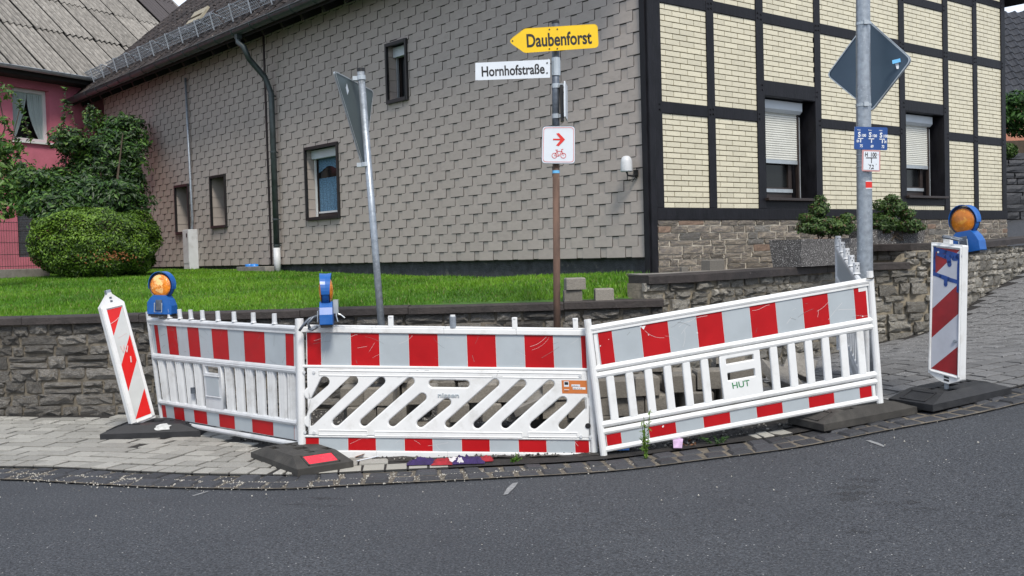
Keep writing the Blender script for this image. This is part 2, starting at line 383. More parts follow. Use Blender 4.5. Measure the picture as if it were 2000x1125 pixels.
def stone_mesh(mat_, seed, rough=.10, nx=3, nz=2, cham=.12):
    """front-facing (-y) rough block filling -.5...5 in x and z, from y=0 (back) to about y=-1 (face)"""
    r = random.Random(seed); vs = []; fs = []
    for j in range(nz + 1):
        for i in range(nx + 1):
            x = -.5 + i / nx; z = -.5 + j / nz; e = (i in (0, nx)) or (j in (0, nz))
            y = -1 + (cham * 2.2 if e else 0) + r.uniform(-rough, rough) * 2
            if e: x += r.uniform(-.03, .03) - (0.02 if x > 0 else -.02); z += r.uniform(-.04, .04)
            else: x += r.uniform(-.08, .08); z += r.uniform(-.08, .08)
            vs.append((x, y, z))
    W = nx + 1
    for j in range(nz):
        for i in range(nx): fs.append((j * W + i, j * W + i + 1, (j + 1) * W + i + 1, (j + 1) * W + i))
    rim = [i for i in range(W)] + [j * W + nx for j in range(1, nz + 1)] + [nz * W + i for i in range(nx - 1, -1, -1)] + [j * W for j in range(nz - 1, 0, -1)]
    o = len(vs)
    for k in rim: vs.append((vs[k][0], 0.15, vs[k][2]))
    for a in range(len(rim)):
        b = (a + 1) % len(rim); fs.append((rim[b], rim[a], o + a, o + b))
    return unit(vs, fs, mat_)
def block_mesh(mat_, b=.04):
    """bevelled unit box -.5...5 x/y, 0..1 z with a chamfered top"""
    vs = [(-.5, -.5, 0), (.5, -.5, 0), (.5, .5, 0), (-.5, .5, 0), (-.5, -.5, 1 - b * 2), (.5, -.5, 1 - b * 2), (.5, .5, 1 - b * 2), (-.5, .5, 1 - b * 2),
          (-.5 + b, -.5 + b, 1), (.5 - b, -.5 + b, 1), (.5 - b, .5 - b, 1), (-.5 + b, .5 - b, 1)]
    fs = [(0, 1, 5, 4), (1, 2, 6, 5), (2, 3, 7, 6), (3, 0, 4, 7), (4, 5, 9, 8), (5, 6, 10, 9), (6, 7, 11, 10), (7, 4, 8, 11), (8, 9, 10, 11)]
    return unit(vs, fs, mat_)
def pieces(name, lst, parent, limit=300, matrix=None):
    """lst of (mesh, local matrix): the ones that show largest become parts, the others one joined part"""
    PM = matrix or (parent.matrix_basis if parent else Matrix())
    sc = []
    for k, (me, m) in enumerate(lst):
        w = PM @ m; p = proj(w.translation); s = m.to_scale(); a = sorted((abs(s.x), abs(s.y), abs(s.z)))
        area = a[2] * a[1]
        if p is None or not (-40 < p[0] < 2040 and -40 < p[1] < 1165): sc.append((-1, k))
        else: sc.append((area / p[2] ** 2, k))
    sc.sort(reverse=True)
    for _, k in sc[:limit]:
        me, m = lst[k]; o = bpy.data.objects.new(name, me); COL.objects.link(o); o.parent = parent; o.matrix_local = m if parent else m
    rest = [lst[k] for _, k in sc[limit:]]
    if rest:
        mb = MB(); mats = []
        for me, m in rest:
            for mt in me.materials:
                if mt not in mats: mats.append(mt)
            mb.add([m @ v.co for v in me.vertices], [tuple(p.vertices) for p in me.polygons])
            mb.m[-len(me.polygons):] = [mats.index(me.materials[p.material_index]) for p in me.polygons]
        me = bpy.data.meshes.new(name); me.from_pydata(mb.v, [], mb.f)
        for q in mats: me.materials.append(q)
        me.polygons.foreach_set("material_index", mb.m); me.update()
        o = link(name, me, parent); o['kind'] = 'stuff'
def TRS(loc, rot=(0, 0, 0), scale=(1, 1, 1)):
    from mathutils import Euler
    return Matrix.LocRotScale(Vector(loc), Euler(rot), Vector(scale))
def text_mesh(body, size, bold=0.0, sx=1.0, align='LEFT', extrude=.0):
    cu = bpy.data.curves.new('t', 'FONT'); cu.body = body; cu.size = size; cu.align_x = align; cu.offset = bold; cu.resolution_u = 4; cu.extrude = extrude
    o = bpy.data.objects.new('t', cu); COL.objects.link(o)
    dg = bpy.context.evaluated_depsgraph_get(); dg.update()
    me = bpy.data.meshes.new_from_object(o.evaluated_get(dg)); bpy.data.objects.remove(o)
    for v in me.vertices: v.co.x *= sx
    return me
def put_text(name, body, parent, origin, ux, uz, mt, height, width=None, bold=0.0, push=.002, align='LEFT', extrude=0):
    """lay lettering in the plane (ux, uz) with its lower left (or middle) at origin; height = cap height"""
    me = text_mesh(body, height / .72, bold, 1, align, extrude); ux = ux.normalized(); uz = uz.normalized(); n = ux.cross(uz)
    xs = [v.co.x for v in me.vertices]; w = max(xs) - min(xs); s = (width / w) if width else 1
    base = parent.matrix_basis.inverted() if parent else Matrix()
    for v in me.vertices:
        v.co = base @ (origin + ux * (v.co.x * s) + uz * v.co.y + n * (push + v.co.z))
    me.materials.clear(); me.materials.append(M[mt])
    return link(name, me, parent)
def rects_minus(x0, x1, z0, z1, holes):
    xs = sorted({x0, x1} | {min(max(h[i], x0), x1) for h in holes for i in (0, 1)})
    zs = sorted({z0, z1} | {min(max(h[i], z0), z1) for h in holes for i in (2, 3)})
    out = []
    for a, b in zip(xs, xs[1:]):
        run = None
        for c, d in zip(zs, zs[1:]):
            mx_, mz = (a + b) / 2, (c + d) / 2
            inside = any(h[0] < mx_ < h[1] and h[2] < mz < h[3] for h in holes)
            if inside:
                if run: out.append((a, b, run[0], run[1])); run = None
            else: run = (run[0], d) if run else (c, d)
        if run: out.append((a, b, run[0], run[1]))
    return out
def clip_rect(r, holes, mn=.02):
    """shrink a rectangle so it stays clear of holes (or None)"""
    x0, x1, z0, z1 = r
    for h in holes:
        if x1 <= h[0] + 1e-6 or x0 >= h[1] - 1e-6 or z1 <= h[2] + 1e-6 or z0 >= h[3] - 1e-6: continue
        c = [((h[0] - x0), 'r'), ((x1 - h[1]), 'l'), ((h[2] - z0), 't'), ((z1 - h[3]), 'b')]
        best = max(c)
        if best[0] <= mn: return None
        if best[1] == 'r': x1 = h[0]
        elif best[1] == 'l': x0 = h[1]
        elif best[1] == 't': z1 = h[2]
        else: z0 = h[3]
        if x1 - x0 < mn or z1 - z0 < mn: return None
    return (x0, x1, z0, z1)

# ================================================================ TERRAIN, ROAD
def sheet(name, xs, ys, f, mt, off=0.0, smooth=True):
    X, Y = np.meshgrid(xs, ys); xy = np.stack([X.ravel(), Y.ravel()], 1)
    Z = f.many(xy) + off; V = np.column_stack([xy, Z]); W = len(xs)
    i = np.arange(len(ys) - 1)[:, None] * W + np.arange(W - 1)[None]; i = i.ravel()
    return mesh_np(name, V, np.column_stack([i, i + 1, i + W + 1, i + W]), None, [mt], smooth=smooth)
ax = np.concatenate([np.array([-90, -60, -40, -28, -20]), np.linspace(-16, 16, 110), np.array([20, 28, 40, 60, 90])])
ay = np.concatenate([np.array([-60, -40, -25, -15, -8, -4]), np.linspace(0, 20, 80), np.array([22, 25, 30, 40, 60, 90, 140])])
road = struct(sheet('road', ax, ay, GZ, 'asphalt'))

# outer edge of the cobble gutter, measured in the photograph, as ground points
edge_px = [(0, 937), (150, 947), (300, 955), (450, 958), (560, 959), (700, 950), (900, 941), (1100, 930), (1200, 923), (1362, 902), (1480, 888), (1575, 875), (1787, 834), (1957, 801)]
EP = [ground_hit(*p) for p in edge_px]
P_ = [(v.x, v.y) for v in EP]
P_ = [(-14, 9.0), (-9, 8.15), (-6, 7.55)] + P_ + [(6.0, 8.6), (8.5, 9.7), (12, 11.5)]
def smooth_path(P, it=3):
    P = [Vector((x, y)) for x, y in P]
    for _ in range(it):
        Q = [P[0]]
        for a, b in zip(P, P[1:]): Q += [a * .75 + b * .25, a * .25 + b * .75]
        Q.append(P[-1]); P = Q
    return P
EDGE = smooth_path(P_, 3)
def arclen(P):
    L = [0]
    for a, b in zip(P, P[1:]): L.append(L[-1] + (b - a).length)
    return L
def at_len(P, L, s):
    s = min(max(s, 0), L[-1] - 1e-4)
    k = int(np.searchsorted(L, s, 'right')) - 1; k = min(k, len(P) - 2)
    t = (s - L[k]) / (L[k + 1] - L[k]); p = P[k].lerp(P[k + 1], t)
    a, b = at_tan(P, k, t); d = (a * (1 - t) + b * t).normalized(); return p, d
def at_tan(P, k, t):
    a = (P[k + 1] - P[k]).normalized(); b = (P[min(k + 2, len(P) - 1)] - P[k + 1])
    return a, (b.normalized() if b.length > 1e-9 else a)
EL = arclen(EDGE)
def edge_at(s, n):
    p, d = at_len(EDGE, EL, s); q = Vector((-d.y, d.x)); return p + q * n, d
def strip(name, s0, s1, n0, n1, mt, off, ds=.15, dn=.2):
    mb = MB(); S = int((s1 - s0) / ds) + 1; N = max(1, int((n1 - n0) / dn)); pts = []
    for i in range(S + 1):
        for j in range(N + 1):
            p, _ = edge_at(s0 + (s1 - s0) * i / S, n0 + (n1 - n0) * j / N); pts.append((p.x, p.y))
    Z = GZ.many(pts) + off; W = N + 1
    V = np.column_stack([np.array(pts), Z]); i = (np.arange(S)[:, None] * W + np.arange(N)[None]).ravel()
    return mesh_np(name, V, np.column_stack([i, i + W, i + W + 1, i + 1]), None, [mt], smooth=True)
gut = struct(strip('gutter_bed', 0.2, EL[-1] - .1, 0.0, .36, 'gutter_bed', .013))
cob = block_mesh('cobble', .10)
def on_ground(p, d, lx, ly, h, top, rz=0, tilt=0.0, f=GZ):
    z = f(p.x, p.y); e = .1
    gx = (f(p.x + e, p.y) - z) / e; gy = (f(p.x, p.y + e) - z) / e
    nrm = Vector((-gx + random.uniform(-tilt, tilt), -gy + random.uniform(-tilt, tilt), 1)).normalized()
    x = Vector((d.x, d.y, 0)); x = (x - nrm * x.dot(nrm)).normalized(); y = nrm.cross(x)
    m = Matrix((x, y, nrm)).transposed().to_4x4()
    m.translation = Vector((p.x, p.y, z)) + nrm * (top - h)
    if rz: m = m @ Matrix.Rotation(rz, 4, 'Z')
    return m @ Matrix.Diagonal((lx, ly, h, 1))
lst = []
for r_ in range(2):
    s = 5.0
    while s < EL[-1] - 1:
        w = random.uniform(.135, .185); p, d = edge_at(s + w / 2, .09 + .175 * r_)
        if -7 < p.x < 9: lst.append((cob, on_ground(p, d, w - .022, .150, .08, .024 + random.uniform(-.007, .007), random.uniform(-.09, .09), .03)))
        s += w
pieces('cobble', lst, gut, 300, Matrix())
for s_ in (): pass

# wall lines in plan
LOWW = [Vector((-14, 10.9)), Vector((-9, 10.35)), Vector((-5, 10.2)), Vector((1.48, 10.17))]
UPW = [Vector((1.31, 10.185)), Vector((2.1, 10.6)), Vector((3.1, 11.6)), Vector((3.95, 12.55)), Vector((4.45, 12.85)), Vector((4.9, 12.8)), Vector((5.3, 12.9)), Vector((6.3, 14.1)), Vector((7.78, 15.7)), Vector((10.4, 18.6)), Vector((13, 21.5))]
def wall_y(x):
    P = LOWW[:-1] + [Vector((1.3, 10.17))] + UPW[1:]
    for a, b in zip(P, P[1:]):
        if a.x <= x <= b.x: return a.y + (b.y - a.y) * (x - a.x) / (b.x - a.x)
    return 30

# pavement: bed, left pavers, dug-up middle, right pavers
pave = struct(strip('pavement', 0.2, EL[-1] - .1, .35, 8.5, 'bed', .027, .3, .4))
def dug(x, y):      # the hole where the pavers were lifted
    return (-0.95 + max(0, (7.55 - y)) * .9 < x < 2.35 - max(0, y - 8.6) * .0) and y > 7.0 or (-2.35 < x <= -.95 and y > 8.35 - .42 * (x + 2.35)) 
pv = block_mesh('paver', .02); pvd = block_mesh('paver_dark', .025); pvw = block_mesh('paver_white', .02)
lst = []
n = .36; row = 0
while n < 8.2:
    dn = .20 if row == 0 else .19
    s = 4.2 + (row % 2) * .11
    while s < EL[-1] - .6:
        w = .150 if row == 0 else random.choice((.2, .2, .22, .16))
        p, d = edge_at(s + w / 2, n + dn / 2)
        s += w
        if p.x < -7.5 or p.x > 10 or p.y > wall_y(p.x) - .12: continue
        c_ = edge_at(s - w / 2 + .01, n + dn / 2)[0]
        sc = max(.3, min(1.6, (c_ - p).length / .01))
        hole = dug(p.x, p.y)
        if row == 0 and (-1.35 < p.x < -.48 or 1.60 < p.x < 2.02): me = pvw
        elif hole: continue
        else: me = pv if p.x < 1 else pvd
        lst.append((me, on_ground(p, d, (w) * sc - .016, dn - .028, .06, .036 + random.uniform(-.004, .004) + (-.006 if me is pvw else 0), random.uniform(-.01, .01), .012)))
    n += dn; row += 1
pieces('paver', lst, pave, 300, Matrix())

# gravel of the dug-up part
def poly_sheet(name, pts, mt, off, amp=0.0, step=.12):
    xs = [p[0] for p in pts]; ys = [p[1] for p in pts]
    X = np.arange(min(xs), max(xs) + step, step); Y = np.arange(min(ys), max(ys) + step, step)
    o = sheet(name, X, Y, GZ, mt, off)
    if amp:
        for v in o.data.vertices:
            v.co.z += amp * (noise.noise(Vector((v.co.x * 3.1, v.co.y * 3.1, 0))) + .5 * noise.noise(Vector((v.co.x * 9, v.co.y * 9, 4))))
    return o
def inside(p, poly):
    c = False; n_ = len(poly)
    for i in range(n_):
        a, b = poly[i], poly[(i + 1) % n_]
        if (a[1] > p[1]) != (b[1] > p[1]) and p[0] < (b[0] - a[0]) * (p[1] - a[1]) / (b[1] - a[1]) + a[0]: c = not c
    return c
dug_poly = [(-.95, 7.42), (.2, 7.42), (1.2, 7.5), (2.3, 7.72), (2.35, 10.6), (1.3, 10.1), (-2.3, 10.1), (-2.3, 8.5), (-1.5, 7.95)]
gv = stuff(poly_sheet('gravel_soil', dug_poly, 'gravel_bed', .034, .02, .07))
me = gv.data
import bmesh
bm = bmesh.new(); bm.from_mesh(me)
bmesh.ops.delete(bm, geom=[f for f in bm.faces if not inside((f.calc_center_median().x, f.calc_center_median().y), dug_poly)], context='FACES')
bm.to_mesh(me); bm.free()
tag(gv, 'dark gravelly soil exposed where paving was lifted behind the barriers', 'gravel')
def pebbles(name, pts, mats, smin, smax, label, cat):
    base = np.array([(0, 0, .6), (.6, 0, .1), (-.2, .55, .15), (-.5, -.35, .1), (.15, -.5, .2), (0, 0, -.5)]); F0 = np.array([(0, 1, 2), (0, 2, 3), (0, 3, 4), (0, 4, 1), (5, 2, 1), (5, 3, 2), (5, 4, 3), (5, 1, 4)])
    N = len(pts); V = np.zeros((N, 6, 3)); mi = []
    for k, p in enumerate(pts):
        s_ = RNG.uniform(smin, smax); a = RNG.uniform(0, 6.28); c, d = math.cos(a), math.sin(a)
        B = base * s_ * RNG.uniform(.6, 1.3, 3); B = np.column_stack([B[:, 0] * c - B[:, 1] * d, B[:, 0] * d + B[:, 1] * c, B[:, 2]]); V[k] = B + p
        mi += [RNG.integers(0, len(mats))] * 8
    F = (F0[None] + (np.arange(N) * 6)[:, None, None]).reshape(-1, 3)
    o = stuff(mesh_np(name, V.reshape(-1, 3), F, mi, mats)); return tag(o, label, cat)
pts = []
while len(pts) < 6500:
    x, y = random.uniform(-2.3, 2.35), random.uniform(7.42, 10.2)
    if inside((x, y), dug_poly): pts.append((x, y))
Zs = GZ.many(pts) + .038
pebbles('gravel', [(a[0], a[1], z) for a, z in zip(pts, Zs)], ['stone_chip_dark', 'gravel_bed', 'stone_chip_dark', 'stone_chip'], .006, .026, 'loose grey gravel in the dug-up strip under the barriers', 'gravel')
pts = []
for _ in range(4200):
    u = random.gauss(.5, .22); s_px = 60 + 1080 * u
    s = EL[-1] * 0; p0 = None
    s = random.triangular(7.5, 15.6, 11.6); nn = random.gauss(.16, .085)
    p, d = edge_at(s, nn)
    if nn > .42 or p.x > 1.0: continue
    pts.append((p.x, p.y))
for _ in range(170):
    p, d = edge_at(random.uniform(6, 22), -abs(random.gauss(0, .8))); pts.append((p.x, p.y))
Zs = GZ.many(pts) + .014
pebbles('grit', [(a[0], a[1], z) for a, z in zip(pts, Zs)], ['stone_chip', 'stone_chip', 'stone_chip_dark'], .004, .013, 'pale grit washed along the cobble gutter beside the road', 'grit')

# ================================================================ RETAINING WALLS
def rubble_wall(root, P, zbot, ztop, seed, hmin=.085, hmax=.165, lmin=.14, lmax=.42, limit=300, thick=.036, xlim=(-7.6, 14), smat='wallstone', mmat='mortar'):
    r = random.Random(seed); L = arclen(P); meshes = [stone_mesh(smat, seed * 31 + k, .19, 4 + (k % 2), 3, .18) for k in range(18)]
    loc = root.location; lst = []
    # mortar core
    mb = MB(); N = max(2, int(L[-1] / .3)); top = []; bot = []
    for i in range(N + 1):
        p, d = at_len(P, L, L[-1] * i / N); q = Vector((-d.y, d.x))
        top.append((p, q))
    for (p, q), (p2, q2) in zip(top, top[1:]):
        b0, b1 = min(zbot(p.x), zbot(p2.x)) - .15, 0
        z0, z1 = ztop(p.x), ztop(p2.x); f0 = .026; th = .32
        A, B, C_, E = p + q * f0, p2 + q2 * f0, p2 + q2 * th, p + q * th
        mb.hexa([(A.x - loc.x, A.y - loc.y, b0 - loc.z), (B.x - loc.x, B.y - loc.y, b0 - loc.z), (C_.x - loc.x, C_.y - loc.y, b0 - loc.z), (E.x - loc.x, E.y - loc.y, b0 - loc.z),
                 (A.x - loc.x, A.y - loc.y, z0 - loc.z), (B.x - loc.x, B.y - loc.y, z1 - loc.z), (C_.x - loc.x, C_.y - loc.y, z1 - loc.z), (E.x - loc.x, E.y - loc.y, z0 - loc.z)])
    mb.build('mortar', mmat, root)
    zlo = min(zbot(p.x) for p in P if xlim[0] < p.x < xlim[1]) - .05; zhi = max(ztop(p.x) for p in P)
    z = zhi; 
    while z > zlo:
        h = r.uniform(hmin, hmax); s = r.uniform(-.2, 0); z -= h
        while s < L[-1]:
            l = r.uniform(lmin, lmax) * (.8 if h < .1 else 1)
            if s + l > L[-1] - .06: l = L[-1] - s
            if l < .05: break
            a = max(s, 0); b = s + l
            p, d = at_len(P, L, (a + b) / 2)
            if xlim[0] < p.x < xlim[1] and z + h > zbot(p.x) - .03 and z + h * .6 < ztop(p.x) and not (r.random() < .012):
                zt = min(z + h, ztop(p.x)); hh = zt - z
                wob = r.uniform(-.012, .012)
                split = hh > .13 and r.random() < .3
                for (zz, h2) in (((z, hh * .52), (z + hh * .52, hh * .48)) if split else ((z, hh),)):
                    m = Matrix(((d.x, -d.y, 0), (d.y, d.x, 0), (0, 0, 1))).to_4x4()
                    m.translation = Vector((p.x - loc.x, p.y - loc.y, zz + h2 / 2 + wob - loc.z))
                    q = Vector((-d.y, d.x, 0)); m.translation += q * .032
                    m = m @ Matrix.Rotation(r.uniform(-.02, .02), 4, 'Y') @ Matrix.Diagonal((max(.05, b - a - .018), thick * r.uniform(.8, 1.5), max(.03, h2 - .016), 1))
                    lst.append((r.choice(meshes), m))
            s += l
    pieces('stone', lst, root, limit)
def coping(root, P, ztop, th, lens, seed, front=.05, back=.30, name='coping_slab', end_z=None):
    r = random.Random(seed); L = arclen(P); s = 0; loc = root.location
    while s < L[-1] - .02:
        l = min(r.uniform(*lens), L[-1] - s); mb = MB(); N = max(1, int(l / .25)); nn = []
        for i in range(N + 1):
            p, d = at_len(P, L, s + .003 + (l - .006) * i / N); q = Vector((-d.y, d.x)); nn.append((p, q, ztop(p.x)))
        dz = r.uniform(-.004, .004)
        k0 = None
        for i, (p, q, zt) in enumerate(nn):
            j = r.uniform(-.006, .006); A = p - q * (front + j); B = p + q * back
            k = len(mb.v); zt += dz
            for (X_, z_) in ((A, zt - th), (A, zt - .012), (A + q * .012, zt), (B, zt), (B, zt - th)): mb.v.append((X_.x - loc.x, X_.y - loc.y, z_ - loc.z))
            if k0 is not None:
                for a in range(5): b = (a + 1) % 5; mb.f.append((k0 + a, k + a, k + b, k0 + b)[::-1]); mb.m.append(0)
            k0 = k
        mb.f.append((0, 1, 2, 3, 4)[::-1]); mb.f.append(tuple(range(k0, k0 + 5))); mb.m += [0, 0]
        mb.build(name, 'coping', root, loc=None); s += l
lw = empty('retaining_wall', (-2, 10.2, 0), 'low rubble stone garden wall under a dark slate coping, holding up the lawn', 'wall')
rubble_wall(lw, LOWW, lambda x: GZ(x, 10.1) , lambda x: .925, 3)
coping(lw, LOWW, lambda x: 1.005 , .075, (.9, 1.7), 5, .05, .26)
uw = empty('retaining_wall', (4.2, 12.7, 0), 'curved rubble stone wall climbing beside the cobbled side street below the half-timbered house', 'wall')
def up_top(x): return 1.16 if x < 4.92 else 1.385
rubble_wall(uw, UPW, lambda x: GZ(x, wall_y(x)), up_top, 8, .075, .15, .12, .36, smat='wallstone_light', mmat='mortar_light')
iU = [p for p in UPW if p.x < 4.92]
def upz(x): return 1.244 if x < 2 else 1.25
coping(uw, iU, upz, .085, (.9, 1.6), 15, .05, .30)
# higher step of the wall behind the planters, then flush with the street
HI = [Vector((4.15, 13.45)), Vector((4.7, 13.35)), Vector((4.93, 13.05)), Vector((5.3, 12.92)), Vector((6.3, 14.1)), Vector((7.78, 15.7)), Vector((10.4, 18.6)), Vector((13, 21.5))]
coping(uw, HI, lambda x: 1.475 if x < 6.5 else 1.475 + (x - 6.5) * .035, .09, (1.0, 1.7), 25, .05, .3)
mb = MB(); loc = uw.location
A, B, C_, E = (Vector((4.1, 13.5)), Vector((4.7, 13.4)), Vector((4.95, 13.1)), Vector((5.0, 13.5)))
mb.prism([(A.x - loc.x, A.y - loc.y, 1.1), (B.x - loc.x, B.y - loc.y, 1.1), (C_.x - loc.x, C_.y - loc.y, 1.1), (E.x - loc.x, E.y - loc.y, 1.1)], (0, 0, .285)); mb.build('step_backing', 'mortar_light', uw)
lst = []; r = random.Random(4); sm = [stone_mesh('wallstone', 900 + k, .1) for k in range(5)]
for (a, b) in ((Vector((4.15, 13.45)), Vector((4.7, 13.35))), (Vector((4.7, 13.35)), Vector((4.93, 13.05)))):
    d = (b - a).normalized(); 
    for zz in (1.27, 1.335):
        s = 0
        while s < (b - a).length:
            l = r.uniform(.12, .3); p = a + d * (s + l / 2); m = Matrix(((d.x, -d.y, 0), (d.y, d.x, 0), (0, 0, 1))).to_4x4(); m.translation = Vector((p.x - loc.x, p.y - loc.y, zz + .03)) + Vector((-d.y, d.x, 0)) * .04
            lst.append((r.choice(sm), m @ Matrix.Diagonal((l - .015, .05, .06, 1)))); s += l
pieces('stone', lst, uw, 60)

# terrace fill behind the walls (ground of the lawn and of the house) 
lawn_poly = [(-14, 11.1), (-9, 10.6), (-5, 10.45), (1.15, 10.42), (1.3, 10.5), (1.62, 11.78), (-8.6, 25.0), (-14, 30)]
Xs = np.arange(-14, 2.0, .16); Ys = np.arange(10.3, 30, .2)
lawn = sheet('lawn', Xs, Ys, LZ, 'soil', 0.0)
for v in lawn.data.vertices: v.co.z += .015 * noise.noise(v.co * 1.3)
bm = bmesh.new(); bm.from_mesh(lawn.data)
bmesh.ops.delete(bm, geom=[f for f in bm.faces if not inside((f.calc_center_median().x, f.calc_center_median().y), [(-14, 10.9), (-9, 10.45), (-5, 10.32), (1.3, 10.3), (1.35, 10.5), (2.4, 12.3), (2.2, 16), (-6, 29), (-14, 29.9)])], context='FACES')
bm.to_mesh(lawn.data); bm.free(); struct(lawn)
# paved terrace between the upper wall and the house
mb = MB(); tp = [(1.45, 10.4), (2.0, 10.85), (2.95, 11.8), (3.8, 12.75), (4.4, 13.15), (5.0, 13.5), (8.9, 17.4), (12, 21), (5, 20), (1.3, 11.9)]
mb.prism([(x, y, .9) for x, y in tp], (0, 0, .325)); struct(mb.build('terrace_ground', 'concrete'))

# ================================================================ THE HOUSE
P1 = D(1271.5, 480, 11.8)
w2 = (RCAM @ Vector((2440, 138, -FOC))); w2.z = 0; w2.normalize(); w1 = Vector((-w2.y, w2.x, 0))
HR = math.atan2(w2.y, w2.x)
house = empty('house', (P1.x, P1.y, 0), 'house with taupe shingled side wall and half-timbered cream brick front on a stone base', 'house', rz=HR)
H0 = Vector((P1.x, P1.y, 0))
def hl(px, py, x=0.0):
    p = on_plane(px, py, H0 + w2 * x, w2) - H0; return p.dot(w1), p.z
def hf(px, py, y=0.0):
    p = on_plane(px, py, H0 + w1 * y, w1) - H0; return p.dot(w2), p.z
LW_, FW = 17.9, hf(1963, 300)[0]
CB = 1.412                       # lower edge of the cladding
# --- openings of the left wall (y0, y1, z0, z1)
def lopen(xl, xr, yt, yb, xm=None):
    xm = xm or (xl + xr) / 2
    a = hl(xr, yt)[0]; b = hl(xl, yt)[0]; z1 = hl(xm, yt)[1]; z0 = hl(xm, yb)[1]; return (a, b, z0, z1)
LO = [lopen(754.5, 794.5, 83, 198), lopen(596, 660, 285, 427), lopen(342, 368.5, 362.5, 456), lopen(411, 440.5, 344, 444)]
top_z = 5.95
mb = MB()
for (a, b, c, d) in rects_minus(-.0, LW_, CB, top_z, LO): mb.box(.012, .30, a, b, c, d)
mb.build('wall', 'shingle_back', house)
fx = FW
mb = MB(); mb.box(.3, .32, 0, LW_, CB, top_z); mb.box(.02, FW, LW_ - .2, LW_, .9, top_z); mb.box(FW - .3, FW, .02, LW_ - .25, .9, 5.3); mb.build('inner_wall', 'roof_dark', house)
mb = MB(); mb.box(.07, .34, .03, LW_ - .02, .6, CB - .0); mb.build('plinth', 'plaster_dark', house)
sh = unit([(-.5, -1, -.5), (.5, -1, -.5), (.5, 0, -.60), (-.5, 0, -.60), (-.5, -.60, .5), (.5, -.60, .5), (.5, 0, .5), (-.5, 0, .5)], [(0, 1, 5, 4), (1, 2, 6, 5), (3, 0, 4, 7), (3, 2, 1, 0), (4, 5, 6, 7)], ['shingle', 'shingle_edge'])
sh.polygons[1].material_index = 1; sh.polygons[2].material_index = 1; sh.polygons[3].material_index = 1  # both sides and the bottom lip take the painted shade
Rl = Matrix.Rotation(-math.pi / 2, 4, 'Z')      # unit (-y face) -> faces local -x ; its x runs along -y
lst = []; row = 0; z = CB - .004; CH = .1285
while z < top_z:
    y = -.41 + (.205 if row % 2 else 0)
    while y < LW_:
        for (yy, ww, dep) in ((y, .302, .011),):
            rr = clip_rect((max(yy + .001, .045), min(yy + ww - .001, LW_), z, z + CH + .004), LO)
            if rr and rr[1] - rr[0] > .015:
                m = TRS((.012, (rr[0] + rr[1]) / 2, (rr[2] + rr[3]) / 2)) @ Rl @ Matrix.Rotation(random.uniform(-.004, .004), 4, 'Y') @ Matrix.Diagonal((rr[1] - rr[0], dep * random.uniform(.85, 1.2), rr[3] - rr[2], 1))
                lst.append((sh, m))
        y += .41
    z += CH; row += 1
pieces('shingle', lst, house, 300)
